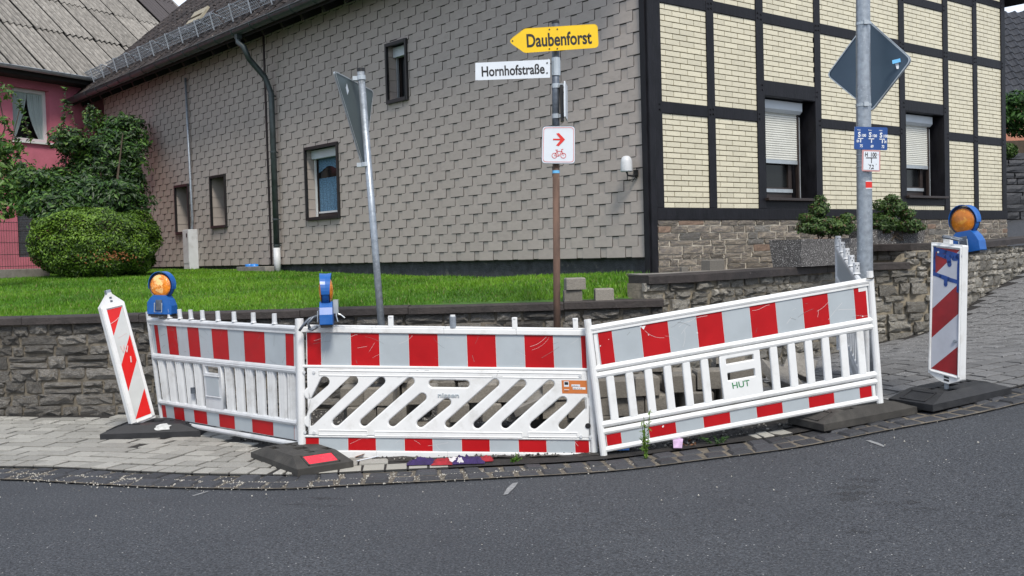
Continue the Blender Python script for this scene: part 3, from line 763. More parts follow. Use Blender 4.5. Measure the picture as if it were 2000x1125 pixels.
# window and niche linings of the left wall
RV = .34
for k, (a, b, c, d) in enumerate(LO):
    niche = k >= 2
    w = empty('niche' if niche else 'window', (0, (a + b) / 2, c), '', '')
    del w['label']; del w['category']; w.parent = house
    y0, y1, h = -(b - a) / 2, (b - a) / 2, d - c; fr = .035
    mb = MB(); mb.box(-.035, .012, y0 - fr * .3, y0 + .028, -.02, h + .02); mb.box(-.035, .012, y1 - .028, y1 + fr * .3, -.02, h + .02)
    mb.box(-.036, .012, y0 + .028, y1 - .028, h - .03, h + .02); mb.box(-.045, RV, y0 + .028, y1 - .028, -.02, .035); mb.box(.012, RV, y0, y1, h - .01, h)
    mb.build('frame', 'black', w, bevel=.003)
    mb = MB(); n_ = max(3, int(h / .17))
    for i in range(n_):                      # clapboard-lined far jamb
        mb.hexa([(.012, y1 - .012, h * i / n_ + .004), (RV - .02, y1 - .012, h * i / n_ + .004), (RV - .02, y1, h * i / n_ + .004), (.012, y1, h * i / n_ + .004),
                 (.012, y1 - .005, h * (i + 1) / n_), (RV - .02, y1 - .005, h * (i + 1) / n_), (RV - .02, y1, h * (i + 1) / n_), (.012, y1, h * (i + 1) / n_)])
        mb.hexa([(.012, y0, h * i / n_ + .004), (RV - .02, y0, h * i / n_ + .004), (RV - .02, y0 + .012, h * i / n_ + .004), (.012, y0 + .012, h * i / n_ + .004),
                 (.012, y0, h * (i + 1) / n_), (RV - .02, y0, h * (i + 1) / n_), (RV - .02, y0 + .005, h * (i + 1) / n_), (.012, y0 + .005, h * (i + 1) / n_)])
    mb.build('lining', 'shingle', w)
    if niche:
        mb = MB(); mb.box(RV - .02, RV, y0, y1, 0, h); mb.build('back_board', 'shingle', w)
    else:
        gx = RV - .14
        mb = MB(); mb.box(RV - .03, RV, y0, y1, 0, h); mb.build('dark_room', 'black', w)
        mb = MB(); mb.box(gx - .10, gx - .02, y0 + .015, y1 - .015, h - .15 - .03, h - .03); mb.build('shutter_box', 'shutter_box', w, bevel=.004)
        mb = MB(); f_ = .06
        mb.box(gx, gx + .06, y0 + .012, y0 + f_, .03, h - .12); mb.box(gx, gx + .06, y1 - f_, y1 - .012, .03, h - .12)
        mb.box(gx, gx + .06, y0 + f_, y1 - f_, .03, .10); mb.box(gx, gx + .06, y0 + f_, y1 - f_, h - .18, h - .12); mb.build('sash', 'brownframe', w)
        mb = MB(); mb.box(gx - .05, gx - .02, y1 - .05, y1 - .02, .04, h - .18); mb.build('shutter_rail', 'white_paint' if k else 'alu', w)
        mb = MB(); mb.box(gx + .02, gx + .026, y0 + f_, y1 - f_, .10, h - .18); mb.build('pane', 'dark_glass', w)
        if k == 1:
            mb = MB(); N = 30
            for (za, zb, ph) in ((.12, h * .58, 0), (h * .70, h - .18, 1)):
                for i in range(N):
                    ya = y0 + f_ + (y1 - y0 - 2 * f_) * i / N; yb = y0 + f_ + (y1 - y0 - 2 * f_) * (i + 1) / N
                    xa = gx + .012 + .005 * math.sin(i * 1.7); xb = gx + .012 + .005 * math.sin((i + 1) * 1.7)
                    zj = (lambda q: za + (.02 * abs(math.sin(q * .9)) if ph == 0 else -.05 * math.sin(q * .25)))
                    mb.quad((xa, ya, zj(i)), (xb, yb, zj(i + 1)), (xb, yb, zb), (xa, ya, zb))
            mb.build('lace_curtain', 'lace', w)
            mb = MB(); mb.box(gx - .01, gx, y0 + f_, y1 - f_, .105, .135); mb.build('sash_bar', 'white_paint', w)
sr_ = random.Random(3)
mb = MB(); ys = hl(523, 300)[0]; mb.box(-.012, .012, ys - .03, ys + .03, CB, 5.6); mb.build('cover_strip', 'black', house)
mb = MB(); mb.box(-.03, .0115, -.005, .075, 1.18, top_z); mb.build('corner_board', 'timber', house)

# --- the half-timbered front
def fx_(px): return hf(px, 410)[0]
posts = [(1272, 1294.5), (1384, 1398), (1480, 1494), (1593, 1605), (1757.6, 1768), (1843, 1852.6), (1901, 1909), (1955.7, 1963.2)]
PX = [(fx_(a), fx_(b)) for a, b in posts]; PX[0] = (-.012, PX[0][1])
def zr(px, py): return hf(px, py)[1]
SZ = zr(1330, 430); SB = 1.965
ZT = 5.9
rails = []   # (bay index, z0, z1)
def rail(b, pl, pr, tl, bl, tr, br):
    rails.append((b, (zr(pl, bl) + zr(pr, br)) / 2, (zr(pl, tl) + zr(pr, tr)) / 2))
rail(0, 1295, 1383, 200, 222, 207, 229); rail(1, 1398, 1479, 209, 231, 216, 238)
rail(2, 1495, 1592, 158, 190, 171, 196); rail(3, 1605, 1757, 234, 251, 247, 264)
rail(4, 1769, 1842, 198, 219, 203, 224); rail(5, 1853, 1900, 258, 274, 264, 279); rail(6, 1910, 1954, 265, 281, 271, 285)
rail(0, 1295, 1380, -16, 7, 2, 23); rail(1, 1398, 1476, 5, 27, 20, 40); rail(2, 1495, 1591, 27, 47, 45, 65)
rail(3, 1605, 1757, 50, 68, 77, 96); rail(4, 1769, 1842, 85, 102, 98, 114); rail(5, 1853, 1900, 102, 118, 110, 126); rail(6, 1910, 1954, 111, 128, 120, 136)
rail(4, 1769, 1842, -8, 8, 9, 24); rail(5, 1853, 1900, -12, 4, -2, 13); rail(6, 1910, 1954, -5, 9, 3, 15)
wins = []   # bay, z0, z1 (opening incl. sill beam below)
wz = [(2, (zr(1495, 389) + zr(1592, 395)) / 2 - .005, rails[2][1]), (4, (zr(1769, 385) + zr(1842, 389)) / 2 - .005, rails[4][1])]
sb = []      # beams under the sills
for (b, z0, z1) in wz:
    sb.append((b, z0 - .105, z0))
    wins.append((b, z0, z1))
TF = -.030   # front of the timbers
mb = MB(); mb.box(.0865, FW + .0, TF - .004, .2, SZ, SB); mb.build('sill_beam', 'timber', house, bevel=.005)
for k, (a, b) in enumerate(PX):
    mb = MB(); z0 = 1.20 if k == 0 else SB + .001
    if k == 0: mb.box(a, .085, TF - .006, .0, 1.2, ZT); mb.box(.087, b, TF, .2, SB + .001, ZT)
    else: mb.box(a, b, TF + random.uniform(-.003, .003), .2, z0, ZT)
    mb.build('post', 'timber', house, bevel=.005)
for (b, z0, z1) in rails + sb:
    mb = MB(); mb.box(PX[b][1] + .001, PX[b + 1][0] - .001, TF + .004, .2, z0, z1); mb.build('rail', 'timber', house, bevel=.005)
mb = MB(); pegs = MB()
for (b, z0, z1) in rails:
    for (x, s_) in ((PX[b][1], -1), (PX[b + 1][0], 1)):
        for q in (-.03, .03):
            mb.lathe([(0, -.008), (.011, -.008), (.012, 0)], 8, 0, (x + s_ * .04 + 0, TF - .003, (z0 + z1) / 2 + q), 'Y')
mb.build('wooden_peg', 'timber', house)
# brick infill
br = unit([(-.5, -1, -.5), (.5, -1, -.5), (.5, 0, -.5), (-.5, 0, -.5), (-.5, -1, .5), (.5, -1, .5), (.5, 0, .5), (-.5, 0, .5)], [(0, 1, 5, 4), (1, 2, 6, 5), (3, 0, 4, 7), (3, 2, 1, 0), (4, 5, 6, 7)], 'brick')
bl = []; mbm = MB(); BHH, BLL = .0645, .252
for b in range(7):
    x0, x1 = PX[b][1], PX[b + 1][0]; cuts = sorted([(z0, z1) for (q, z0, z1) in rails + sb + wins if q == b])
    z = SB; spans = []
    for (c, d) in cuts:
        if c - z > .03: spans.append((z, c))
        z = max(z, d)
    if z < ZT: spans.append((z, ZT))
    for (c, d) in spans:
        mbm.box(x0 - .01, x1 + .01, -.001, .2, c - .01, d + .01)
        if c > 5.5: continue
        if d - c < .12:       # soldier course under a window
            n_ = int((x1 - x0) / .062); 
            for i in range(n_):
                bl.append((br, TRS((x0 + (x1 - x0) * (i + .5) / n_, -.001, (c + d) / 2)) @ Matrix.Diagonal(((x1 - x0) / n_ - .009, .010, d - c - .008, 1)))); 
            continue
        n_ = round((d - c) / BHH); bh = (d - c) / n_
        off = random.uniform(0, .2)
        for j in range(n_):
            x = x0 - off - (BLL / 2 if j % 2 else 0)
            while x < x1:
                a_, b_ = max(x, x0 + .004), min(x + BLL, x1 + .005)
                if b_ - a_ > .02:
                    bl.append((br, TRS(((a_ + b_) / 2, -.001, c + (j + .5) * bh)) @ Matrix.Diagonal((b_ - a_ - .011, .012 + random.uniform(-.0015, .0015), bh - .0105, 1))))
                x += BLL
mbm.build('infill', 'brick_mortar', house)
pieces('brick', bl, house, 300)
# rough stone base
ST = []; r = random.Random(21)
ash = [stone_mesh('ashlar', 60 + k, .07, 3, 2, .06) for k in range(8)] + [stone_mesh('ashlar_red', 80, .07, 3, 2, .06), stone_mesh('wallstone', 81, .05, 3, 2, .06)]
mb = MB(); mb.box(.086, FW, -.015, .2, .9, SZ - .002); mb.build('base_wall', 'ashlar_mortar', house)
z = SZ
while z > 1.15:
    h = r.uniform(.055, .115) ; x = .09
    while x < FW - .02:
        l = min(r.uniform(.14, .46), FW + .01 - x)
        if l < .08: break
        if r.random() < .25 and h > .085:
            for q in (0, 1): ST.append((r.choice(ash), TRS((x + l / 2, .005, z - h * (.27 + .48 * q))) @ Matrix.Diagonal((l - .012, .030, h * .5 - .011, 1))))
        else: ST.append((r.choice(ash), TRS((x + l / 2, .005, z - h / 2)) @ Matrix.Diagonal((l - .012, .030 * r.uniform(.9, 1.4), h - .012, 1))))
        x += l
    z -= h
pieces('stone', ST, house, 300)
# front windows with roller shutters
for kk, (b, z0, z1) in enumerate(wins):
    x0, x1 = PX[b][1], PX[b + 1][0]; w_ = x1 - x0; h = z1 - z0
    w = bpy.data.objects.new('window', None); COL.objects.link(w); w.parent = house; w.location = (x0, 0, z0); R_ = .22
    mb = MB(); mb.box(0, .004, -.03, R_, 0, h); mb.box(w_ - .004, w_, -.03, R_ + .1, 0, h); mb.box(.004, w_ - .004, -.02, R_, h - .004, h); mb.box(0, w_, R_ + .1, R_ + .12, 0, h); mb.build('reveal', 'timber', w)
    sw = w_ * (.88)
    mb = MB(); mb.prism([(0.004, R_ - .13, h - .02), (0.004, R_ - .13, h - .13), (.004, R_ - .09, h - .17), (.004, R_, h - .17), (.004, R_, h - .02)], (sw, 0, 0)); mb.build('shutter_box', 'shutter_box', w, bevel=.003)
    sb_z = h * (.375 if kk == 0 else .36)
    mb = MB(); n_ = 21; zt = h - .16
    for i in range(n_):
        a_ = zt - (zt - sb_z - .05) * i / n_; c_ = zt - (zt - sb_z - .05) * (i + 1) / n_; m_ = (a_ + c_) / 2
        pr = [(0, -.002, a_), (0, -.010, a_ - (a_ - c_) * .3), (0, -.010, a_ - (a_ - c_) * .72), (0, .001, c_)]
        for (p, q) in zip(pr, pr[1:]): mb.quad((.03, R_ - .05 + p[1], p[2]), (.03, R_ - .05 + q[1], q[2]), (sw - .03, R_ - .05 + q[1], q[2]), (sw - .03, R_ - .05 + p[1], p[2]))
    mb.build('roller_curtain', 'shutter', w)
    mb = MB(); mb.box(.03, sw - .03, R_ - .066, R_ - .045, sb_z, sb_z + .05); mb.build('end_bar', 'alu', w, bevel=.003)
    mb = MB(); mb.box(0.004, .03, R_ - .07, R_ - .03, .03, h - .17); mb.box(sw - .03, sw, R_ - .07, R_ - .03, .03, h - .17); mb.build('guide_rail', 'brownframe', w)
    mb = MB(); mb.box(sw, sw + .018, R_ - .075, R_ - .06, .03, h - .2); mb.build('crank_rod', 'alu', w)
    mb = MB(); f_ = .07
    for (a_, c_, e_, g_) in ((.03, .03 + f_, .12, h - .2), (sw - .16, sw - .16 + f_, .12, h - .2), (.03 + f_, sw - .16, .12, .12 + f_), (.03, sw - .09, .04, .12)): mb.box(a_, c_, R_ - .01, R_ + .05, e_, g_)
    mb.build('sash', 'brownframe', w, bevel=.004)
    mb = MB(); mb.box(.03, sw - .10, R_ - .03, R_ - .01, .125, .17); mb.build('weather_bar', 'alu', w)
    mb = MB(); mb.box(.03 + f_, sw - .16, R_ + .02, R_ + .026, .12 + f_, h - .2); mb.build('pane', 'dark_glass', w)
    mb = MB(); mb.box(-.03, w_ - .004, -.09, R_ - .01, .0, .035); mb.build('sill', 'brownframe', w, bevel=.004)
    if kk == 1:
        mb = MB(); mb.prism([(.05, R_ + .01, .30), (.05, R_ + .01, .42), (.24, R_ + .01, .52), (.24, R_ + .01, .30)], (0, .005, 0)); mb.box(.05, .24, R_ + .005, R_ + .012, .19, .30, 1)
        mb.build('paper_ornament', ['white_paint', 'ink_red'], w)
mb = MB(); a_, c_ = PX[4][1], PX[5][0]; mb.box(a_ + .05, c_ - .05, .06, .10, 5.33, 5.9); mb.build('upper_shutter', 'brownframe', house)
# --- roof
TAN = .90; EV = 5.60; EX = -.50; RX = FW / 2; pit = math.atan(TAN); SLL = (RX - EX) / math.cos(pit)
yF, yB = -.45, 19.05
mb = MB(); zr_ = EV + (RX - EX) * TAN
for s_ in (0, 1):
    fxx = (lambda x: x) if s_ == 0 else (lambda x: 2 * RX - x)
    pts = [(fxx(EX), yF, EV - .05), (fxx(RX), yF, zr_ - .05), (fxx(RX), yF, zr_ - .17), (fxx(EX), yF, EV - .17)]
    mb.prism(pts, (0, yB - yF, 0))
mb.build('roof', 'roof_dark', house)
mb = MB(); mb.prism([(0.0, .25, top_z - .4), (RX, .25, zr_ - .5), (FW, .25, top_z - .4)], (0, -.2, 0)); mb.prism([(0.0, LW_ - .02, top_z - .4), (RX, LW_ - .02, zr_ - .2), (FW, LW_ - .02, top_z - .4)], (0, -.2, 0)); mb.build('gable', 'brick_mortar', house)
roof_root = Matrix.Translation((EX, 0, EV)) @ Matrix.Rotation(-pit, 4, 'Y')   # local x up the slope, y along the eaves
prof = [(0, .030), (.16, .052), (.32, .040), (.46, .012), (.60, .004), (.74, .010), (.88, .022), (1.0, .030)]
tv = []; tf = []
for (u, hh) in prof: tv.append((0, u - .5, hh + .014)); 
for (u, hh) in prof: tv.append((1.12, u - .5, hh))
for (u, hh) in prof: tv.append((0, u - .5, hh - .0))
K = len(prof)
for i in range(K - 1): tf.append((i, i + K, i + K + 1, i + 1)); tf.append((2 * K + i, i, i + 1, 2 * K + i + 1))
tf = [f for f in tf]
tile = unit(tv, [f[::-1] for f in tf], 'roof_tile')
lst = []; nrow = 19
for i in range(nrow):
    for j in range(int((yB - yF) / .30)):
        u = i * .335 - .03
        lst.append((tile, roof_root @ TRS((u, yF + .15 + j * .30, .0 + random.uniform(-.004, .006)), (0, 0, random.uniform(-.02, .02)), (.335, .30, 1))))
pieces('roof_tile', lst, house, 300)
mb = MB()
for s_ in (1,):
    for i in range(19):
        x_ = 2 * RX - EX - i * .335 * math.cos(pit); z_ = EV + i * .335 * math.sin(pit)
        mb.quad((x_, yF, z_ + .04), (x_ - .35 * math.cos(pit), yF, z_ + .34 * math.sin(pit)), (x_ - .35 * math.cos(pit), yB, z_ + .34 * math.sin(pit)), (x_, yB, z_ + .04))
mb.build('rear_roof_covering', 'roof_tile', house)
# gutter, brackets, downpipe
GXC, GZC, GR = EX - .085, EV - .040, .100
mb = MB(); N = 10
def arc(r_, k): a = math.pi + math.pi * k / N; return (GXC + r_ * math.cos(a), GZC + r_ * math.sin(a))
for (ya, yb) in ((yF, yB),):
    for k in range(N):
        for (r_, fl) in ((GR, 0), (GR - .006, 1)):
            p, q = arc(r_, k), arc(r_, k + 1); f = [(p[0], ya, p[1]), (q[0], ya, q[1]), (q[0], yb, q[1]), (p[0], yb, p[1])]
            mb.quad(*(f if not fl else f[::-1]))
    mb.tube([(GXC - GR, ya, GZC), (GXC - GR, yb, GZC)], .012, 8)
    mb.lathe([(0, 0), (GR, 0)], 20, 0, (GXC, yb, GZC), 'Y')
mb.build('gutter', 'gutter', house, smooth=False)
mb = MB(); y = yF + .3
while y < yB:
    mb.tube([(GXC + (GR + .006) * math.cos(math.pi + math.pi * k / 8), y, GZC + (GR + .006) * math.sin(math.pi + math.pi * k / 8)) for k in range(9)], .006, 4); y += .72
mb.build('gutter_bracket', 'gutter', house)
mb = MB(); mb.box(EX + .02, EX + .04, yF, yB, EV - .14, EV - .03); mb.build('eaves_board', 'roof_dark', house)
y = .25
rt = MB(); rt.prism([(EX + .12, -.04, EV - .10), (.30, -.04, EV + .25), (.3, -.04, EV + .10), (EX + .18, -.04, EV - .20)], (0, .08, 0))
rte = rt.build('rafter_tail', 'roof_dark', house); rte.location = (0, .25, 0)
y = .95
while y < yB - .2:
    o = bpy.data.objects.new('rafter_tail', rte.data); COL.objects.link(o); o.parent = house; o.location = (0, y, 0); y += .70
dp = bpy.data.objects.new('downpipe', None); COL.objects.link(dp); dp.parent = house; ydp = hl(534, 300, -.09)[0]; dp.location = (0, ydp, 0)
yo = hl(466, 92, GXC)[0] - ydp
zb_ = hl(540, 484, -.09)[1]; mb = MB()
pp = [(GXC, yo, EV - .12), (GXC, yo, EV - .27), (GXC + .02, yo - .15, EV - .36), (GXC + .14, yo * .5, EV - .55), (-.14, .12, EV - .85), (-.09, 0, EV - 1.15), (-.09, 0, zb_)]
mb.tube(pp, .052, 12); mb.build('pipe', 'gutter', dp, smooth=True)
mb = MB()
for z_ in (EV - 1.2, 3.4, 2.2, zb_ + .03): mb.tube([(-.09, 0, z_), (-.09, 0, z_ + .03)], .060, 12); mb.box(-.05, .0, -.01, .01, z_, z_ + .02)
mb.build('pipe_clip', 'gutter', dp)
mb = MB(); mb.tube([(-.09, 0, 1.22), (-.09, 0, zb_)], .062, 14); mb.build('lower_pipe', 'white_pl2', dp, smooth=True)
mb = MB(); mb.box(GXC - .05, GXC + .05, yo - .05, yo + .05, EV - .20, EV - .09); mb.build('outlet', 'gutter', dp)
# snow guards
sg = MB(); Ls = 1.48
for v in range(5): sg.tube([(-.0, 0, .05 + v * .06), (-.0, Ls, .05 + v * .06)], .009, 4, cap=False)
k = 0
while k * .074 < Ls: sg.tube([(0, k * .074, .04), (0, k * .074, .31)], .007, 4, cap=False); k += 1
for y_ in (.12, .86):
    sg.tube([(-.16, y_, .04), (-.01, y_, .33)], .014, 4); sg.tube([(.20, y_, .04), (.01, y_, .31)], .012, 4)
proto = sg.build('snow_guard', 'wire', house); mm_ = roof_root @ TRS((.55, yF + .3, .02), (0, pit * .0, 0)) ; proto.matrix_local = mm_
for i in range(1, 12):
    o = bpy.data.objects.new('snow_guard', proto.data); COL.objects.link(o); o.parent = house; o.matrix_local = roof_root @ TRS((.55 + random.uniform(-.02, .02), yF + .3 + i * 1.55, .02), (0, 0, random.uniform(-.02, .02)))
M['coping_cream'] = mat('aged_cream_sash', (.30, .27, .20), .6, .2, 9); M['taupe'] = mat('taupe_sheet', (.17, .135, .125), .7, .15, 6)
def roof_pt(px, py):
    nrm = (w2 * -math.sin(pit) + Vector((0, 0, 1)) * math.cos(pit)); p0 = H0 + w2 * EX + Vector((0, 0, EV)); p = on_plane(px, py, p0, nrm) - p0
    return p.dot(w2 * math.cos(pit) + Vector((0, 0, math.sin(pit)))), p.dot(w1)
for (qx, qy) in ((372, 66), (537, -12)):
    u, v = roof_pt(qx, qy); w = bpy.data.objects.new('roof_window', None); COL.objects.link(w); w.parent = house; w.matrix_local = roof_root @ TRS((u, v, .05))
    mb = MB(); mb.box(-.05, .62, -.42, 1.0, -.02, .05); mb.build('frame', 'brownframe', w)
    s_ = mb = MB(); mb.xf(lambda q: q)
    mb.box(.05, .16, -.80, -.10, 0, .05); mb.box(.24, .40, -.80, -.10, 0, .05); mb.box(.16, .24, -.80, -.74, 0, .05)
    o = mb.build('sash', 'coping_cream', w); o.location = (-.04, 0, .1); o.rotation_euler = (0, -.22, 0)
    mb = MB(); mb.box(.0, .50, -.05, 1.1, .0, .03); mb.build('blind', 'taupe', w); w.children[-1].location = (-.04, 0, .1); w.children[-1].rotation_euler = (0, -.22, 0)
# meter cabinet, conduit, antenna
ya = hl(388, 500)[0]; zc0, zc1 = 1.27, hl(375, 448, -.1)[1]
cab = bpy.data.objects.new('meter_cabinet', None); COL.objects.link(cab); cab.parent = house; cab.location = (0, ya, zc0)
mb = MB(); mb.box(-.20, .0, 0, .30, 0, zc1 - zc0); mb.build('body', 'white_pl2', cab, bevel=.008)
mb = MB(); mb.box(-.207, -.2015, .012, .288, .20, zc1 - zc0 - .015); mb.build('door', 'white_pl2', cab, bevel=.002)
mb = MB(); mb.box(-.212, -.2075, .05, .10, zc1 - zc0 - .16, zc1 - zc0 - .08); mb.build('lock', 'black', cab)
mb = MB(); yt, zt = hl(362, 152, -.05); ym, zm = hl(376, 432, -.05); y2_, _z = hl(374, 446, -.05)
mb.tube([(-.05, yt, zt), (-.05, ym, zm), (-.06, ya + .16, zc1)], .026, 8); mb.build('conduit', 'galv', house, smooth=True)
yl, zl = hl(1243, 337)
lamp = bpy.data.objects.new('wall_antenna', None); COL.objects.link(lamp); lamp.parent = house; lamp.location = (0, yl, zl)
mb = MB(); mb.lathe([(0, .17), (.03, .166), (.055, .145), (.066, .10), (.07, .0), (.068, -.012), (0, -.012)], 20, 0, (-.13, .03, .02)); mb.build('dome', 'white_pl2', lamp, smooth=True)
mb = MB(); mb.tube([(-.13, .03, .01), (-.12, .02, -.035), (-.05, 0, -.04), (0, 0, -.02)], .012, 8); mb.box(-.02, .0, -.03, .03, -.05, .03); mb.build('bracket', 'black', lamp)
mb = MB(); mb.tube([(-.12, .03, .01), (-.10, .05, -.08), (-.04, .03, -.10), (-.01, -.02, -.03)], .006, 6); mb.build('cable', 'black', lamp)
# rubbish by the wall
yb_, zb2 = hl(500, 527, -.3)
t = empty('planting_trough', H0 + w2 * -.3 + w1 * yb_ + Vector((0, 0, LZ(*(H0 + w2 * -.3 + w1 * yb_)[:2]))), 'low pale trough standing against the shingled wall left of the downpipe', 'trough', rz=HR)
mb = MB(); mb.box(-.09, .09, -.55, .62, 0, .10); mb.build('trough_body', 'concrete', t, bevel=.01)
mb = MB(); mb.lathe([(0, .05), (.09, .04), (.07, -.02)], 9, 0, (0, .25, .10)); mb.lathe([(0, .05), (.07, .04), (.07, -.02)], 9, 0, (0, .05, .10)); mb.build('blue_bag', 'litter_blue', t, smooth=True)

# ================================================================ RED HOUSE WITH CORRUGATED ROOF
e_ = (RCAM @ Vector((1090, 99, -FOC))); e_.z = 0; e_.normalize(); eb = Vector((-e_.y, e_.x, 0))
R0 = D(205, 500, 26.5); R0.z = 0
red = empty('house', R0, 'raspberry-red rendered house with a grey corrugated cement roof behind the shrubs', 'house', rz=math.atan2(e_.y, e_.x))
def rf(px, py, y=0.0):
    p = on_plane(px, py, R0 + eb * y, eb) - R0; return p.dot(e_), p.z
gz0 = rf(60, 137, -.45)[1]
EVR = gz0
xl0, xl1, wz0 = rf(25, 220)[0], rf(97, 220)[0], rf(60, 276)[1]; wz1 = rf(60, 173)[1]
lx0, lx1 = rf(35, 450)[0], rf(82, 450)[0]; lz0, lz1 = rf(60, 502)[1], rf(60, 398)[1]
ops = [(xl0, xl1, wz0, wz1), (lx0, lx1, lz0, lz1)]
mb = MB()
for (a, b, c, d) in rects_minus(-9, 8, .9, EVR + .2, ops): mb.box(a, b, 0, .3, c, d)
mb.box(-9, 8, 6.5, 6.7, .9, EVR); mb.box(-9, -8.75, .31, 6.49, .9, EVR + .2)
mb.build('wall', 'redwall', red)
def rwin(x0, x1, z0, z1, up):
    w = bpy.data.objects.new('window', None); COL.objects.link(w); w.parent = red; w.location = (x0, 0, z0); W, h = x1 - x0, z1 - z0
    mb = MB(); f = .085; y0, y1 = .13, .19
    for (a, b, c, d) in ((0, f, 0, h), (W - f, W, 0, h), (f, W - f, 0, f), (f, W - f, h - f, h)): mb.box(a, b, y0, y1, c, d)
    mb.build('frame', 'white_paint', w, bevel=.004)
    mb = MB(); mb.box(0, W, .45, .47, 0, h); mb.build('dark_room', 'black', w)
    if up:
        mb = MB(); mb.box(f, W - f, .155, .16, f, h - f); 
        N = 26
        for s_ in (0, 1):
            cu = MB()
            for i in range(N):
                for j in range(8):
                    def P(ii, jj):
                        t = jj / 8; u = ii / N; z = h - f - (h - 2 * f) * t
                        wd = .5 * (1 - (t ** 1.5) * .80) if s_ == 0 else .5 * (1 - (t ** 2.2) * .72)
                        x = u * wd * (W - 2 * f); x = f + x if s_ == 0 else W - f - x
                        return (x, .172 + .012 * math.sin(ii * 1.9) + .01 * t, z)
                    cu.quad(P(i, j), P(i + 1, j), P(i + 1, j + 1), P(i, j + 1))
            cu.build('curtain', 'curtain', w, smooth=True)
        mb = MB(); mb.box(-.04, W + .04, -.06, .13, -.05, -.002); mb.build('sill', 'white_paint', w)
    else:
        mb = MB(); n = int(h / .04)
        for i in range(n): mb.box(f, W - f, .10 + (.006 if i % 2 else 0), .125, h * i / n + .003, h * (i + 1) / n - .003)
        mb.build('roller_curtain', 'galv_dark', w)
rwin(*ops[0], True); rwin(*ops[1], False)
pr_ = math.radians(42); RR = Matrix.Translation((0, -.45, EVR + .04)) @ Matrix.Rotation(pr_, 4, 'X')   # local y up the slope
def rroof(px, py):
    nrm = eb * -math.sin(pr_) + Vector((0, 0, 1)) * math.cos(pr_); p0 = R0 + eb * -.45 + Vector((0, 0, EVR + .04)); p = on_plane(px, py, p0, nrm) - p0
    return p.dot(e_), p.dot(eb * math.cos(pr_) + Vector((0, 0, math.sin(pr_))))
XV = rroof(357, 15)[0]
def corr(mt):
    vs = []; fs = []; n = 31
    for i in range(n):
        u = i / (n - 1); hgt = .036 * math.cos(u * 2 * math.pi * 5)
        vs += [(u - .5, 0, hgt + .032), (u - .5, 1.06, hgt), (u - .5, 0, hgt + .002)]
    for i in range(n - 1): a = i * 3; fs += [(a, a + 3, a + 4, a + 1), (a + 2, a + 5, a + 3, a)]
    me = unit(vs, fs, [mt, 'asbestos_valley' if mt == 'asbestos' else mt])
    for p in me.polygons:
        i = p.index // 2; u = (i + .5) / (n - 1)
        if p.index % 2 == 1 or math.cos(u * 2 * math.pi * 5) < -.55: p.material_index = 1  # valleys and lower sheet edges get the painted shade
    return me
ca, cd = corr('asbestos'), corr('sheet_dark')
sx0 = rroof(113, 7)[0]; lst = []; SHW = .90; k0 = int((-10 - sx0) / SHW)
k = k0
ru = rroof(169, 77)[1]
xd, ud = rroof(300, 30)
while sx0 + (k + 1) * SHW < XV + .12:
    for j in range(5):
        u0 = ru + (j - 1) * 1.75; u1 = u0 + 1.75
        if j == 0: u0 = -.06
        if u1 < .2: continue
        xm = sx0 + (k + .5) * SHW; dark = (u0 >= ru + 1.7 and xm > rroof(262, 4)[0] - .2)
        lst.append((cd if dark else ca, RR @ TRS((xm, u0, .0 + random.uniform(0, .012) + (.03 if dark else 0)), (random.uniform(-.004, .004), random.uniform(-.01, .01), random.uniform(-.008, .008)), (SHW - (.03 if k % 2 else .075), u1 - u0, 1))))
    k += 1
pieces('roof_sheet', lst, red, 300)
mb = MB(); UT = ru + 4 * 1.75
XV = sx0 + k * SHW - .01
q = [RR @ Vector((x, u, z)) for (x, u, z) in ((-10, -.03, -.16), (XV, -.03, -.16), (XV, UT, -.16), (-10, UT, -.16), (-10, -.03, -.06), (XV, -.03, -.06), (XV, UT, -.06), (-10, UT, -.06))]
mb.hexa(q); q2 = [Vector((v.x, 2 * (RR @ Vector((0, UT, 0))).y - v.y, v.z)) for v in q]; mb.hexa([q2[i] for i in (3, 2, 1, 0, 7, 6, 5, 4)]); mb.build('roof', 'roof_dark', red); XE = sx0 + k * SHW; vb = MB(); vb.hexa([RR @ Vector(t) for t in ((XE, -.03, -.15), (XE + .1, -.03, -.15), (XE + .1, UT, -.15), (XE, UT, -.15), (XE, -.03, .08), (XE + .1, -.03, .08), (XE + .1, UT, .08), (XE, UT, .08))]); vb.build('verge_board', 'asbestos', red)
mb = MB(); N = 8; gy, gzz, gr = -.55, EVR + .02, .075
for k in range(N):
    for (r_, fl) in ((gr, 0), (gr - .005, 1)):
        a, b = math.pi + math.pi * k / N, math.pi + math.pi * (k + 1) / N
        f = [(-10, gy + r_ * math.cos(a), gzz + r_ * math.sin(a)), (-10, gy + r_ * math.cos(b), gzz + r_ * math.sin(b)), (XV, gy + r_ * math.cos(b), gzz + r_ * math.sin(b)), (XV, gy + r_ * math.cos(a), gzz + r_ * math.sin(a))]
        mb.quad(*(f if not fl else f[::-1]))
mb.tube([(-10, gy - gr, gzz), (XV, gy - gr, gzz)], .011, 6); mb.build('gutter', 'alu', red)
mb = MB(); mb.box(-10, XV, -.46, -.44, EVR - .14, EVR); mb.box(-10, XV, -.44, 0, EVR - .15, EVR - .12); mb.build('eaves_board', 'roof_dark', red)
mb = MB(); p_ = [(2.0, -.5, EVR - .1), (1.7, -.3, EVR - .5), (1.4, -.12, EVR - 1.0), (1.4, -.1, 1.2)]
mb.tube(p_, .05, 10); mb.build('downpipe', 'gutter', red, smooth=True)

